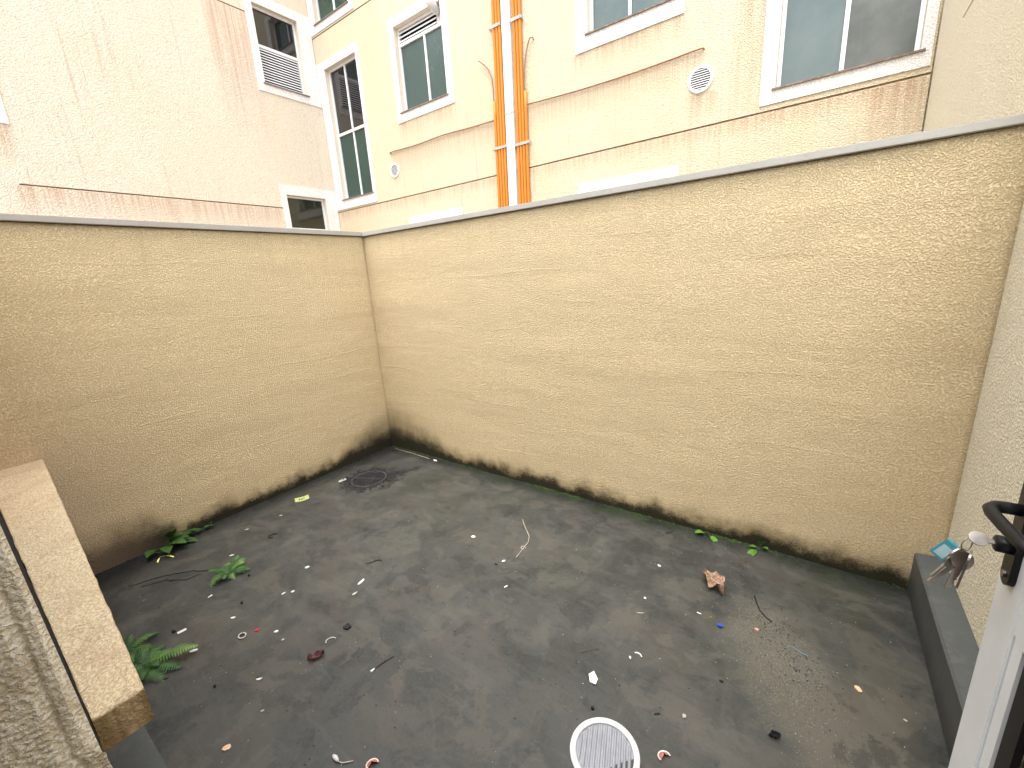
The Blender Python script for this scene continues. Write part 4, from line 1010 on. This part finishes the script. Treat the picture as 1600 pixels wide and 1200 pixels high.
for k in range(9): frond(rnd.uniform(.11, .17), 1.3+k*.55+rnd.uniform(-.2, .2), rnd.uniform(.4, .9), rnd.uniform(.5, .8), M['fern'], t, rnd, 12, .28)
for k in range(4): frond(rnd.uniform(.10, .14), -.5+k*.3, rnd.uniform(.4, .9), rnd.uniform(.5, .8), M['fern'], t, rnd, 12, .28)
t = thing('fern', 'bit of fern mostly hidden behind the stucco ledge, furthest down left', 'fern', (.93, -2.30, 0)); rnd = random.Random(9)
for k in range(7): frond(rnd.uniform(.10, .16), k*.9, rnd.uniform(.4, .9), rnd.uniform(.5, .8), M['fern'], t, rnd, 12, .28)
def leaf(parent, base, d_, L, w_, mat, cup=.15, name='leaf', stem=.3):
    bm = bmesh.new(); base = Vector(base); d_ = Vector(d_).normalized(); sd_ = d_.cross(Vector((0, 0, 1))).normalized(); n_ = 8; up_ = sd_.cross(d_)
    rows = []
    for k in range(n_+1):
        e = k/n_; c_ = base + d_*L*(stem+(1-stem)*e) + Vector((0, 0, -L*.28*e*e)); ww = w_/2*math.sin(PI*e**.8)**.8 if 0 < k < n_ else .0004
        rows.append([bm.verts.new(c_-sd_*ww+up_*cup*ww), bm.verts.new(c_), bm.verts.new(c_+sd_*ww+up_*cup*ww)])
    for A, Bv in zip(rows, rows[1:]):
        for k in range(2): bm.faces.new((A[k], A[k+1], Bv[k+1], Bv[k]))
    if stem > 0: tube(bm, [base, base+d_*L*stem*.6, base+d_*L*stem], .0012, 5)
    return mobj(name, bm, mat, parent, True, False)
t = thing('weed', 'broad leaved green weed with a yellow leaf by the left wall', 'weed', (.03, -1.90, 0)); rnd = random.Random(4)
for (dx, dy, dz, L, w_) in ((.8, .4, .5, .19, .060), (.6, .8, .6, .17, .055), (.9, -.1, .45, .18, .055), (.4, 1, .8, .15, .05), (.7, -.5, .5, .15, .05), (.3, .5, 1.2, .16, .05), (.5, 0, 1.0, .17, .05), (.2, 1.2, .5, .17, .05), (1, .9, .35, .16, .045)):
    leaf(t, (0, rnd.uniform(-.04, .04), 0), (dx, dy, dz), L*1.2, w_*1.25, M['plant'])
leaf(t, (.05, -.05, .0), (.6, -.75, .75), .10, .032, M['yellowleaf'], .2)['label'] = 'yellow leaf'
leaf(t, (.12, -.06, .005), (.8, .5, .15), .10, .012, M['yellowleaf'], .2); leaf(t, (.12, -.06, .005), (.9, -.6, .1), .07, .010, M['yellowleaf'], .2)
t = thing('weed', 'low dark green weed by the left wall, behind the broad leaved one', 'weed', (.02, -1.72, 0))
for k in range(8): leaf(t, (0, rnd.uniform(-.08, .08), 0), (.5+rnd.random()*.5, rnd.uniform(-1, 1), rnd.uniform(.2, 1)), rnd.uniform(.06, .12), .028, M['plant'])
for (x, y, lab, ls) in ((2.985, -.012, 'two leafed bright green sprout at the foot of the back wall, left one', ((-.6, -.6, .5, .075, .028), (.75, -.75, .15, .080, .026), (.1, -.5, .8, .04, .02))),
                        (3.262, -.012, 'upright bright green sprout at the foot of the back wall, right one', ((.15, -.35, 1.0, .085, .030), (-.35, -.8, .1, .095, .030), (-.7, -.3, .35, .045, .018), (.6, -.3, .6, .05, .018)))):
    t = thing('sprout', lab, 'sprout', (x, y, 0))
    for (dx, dy, dz, L, w_) in ls: leaf(t, (0, 0, .002), (dx, dy, dz), L*1.3, w_*1.35, M['sprout'])
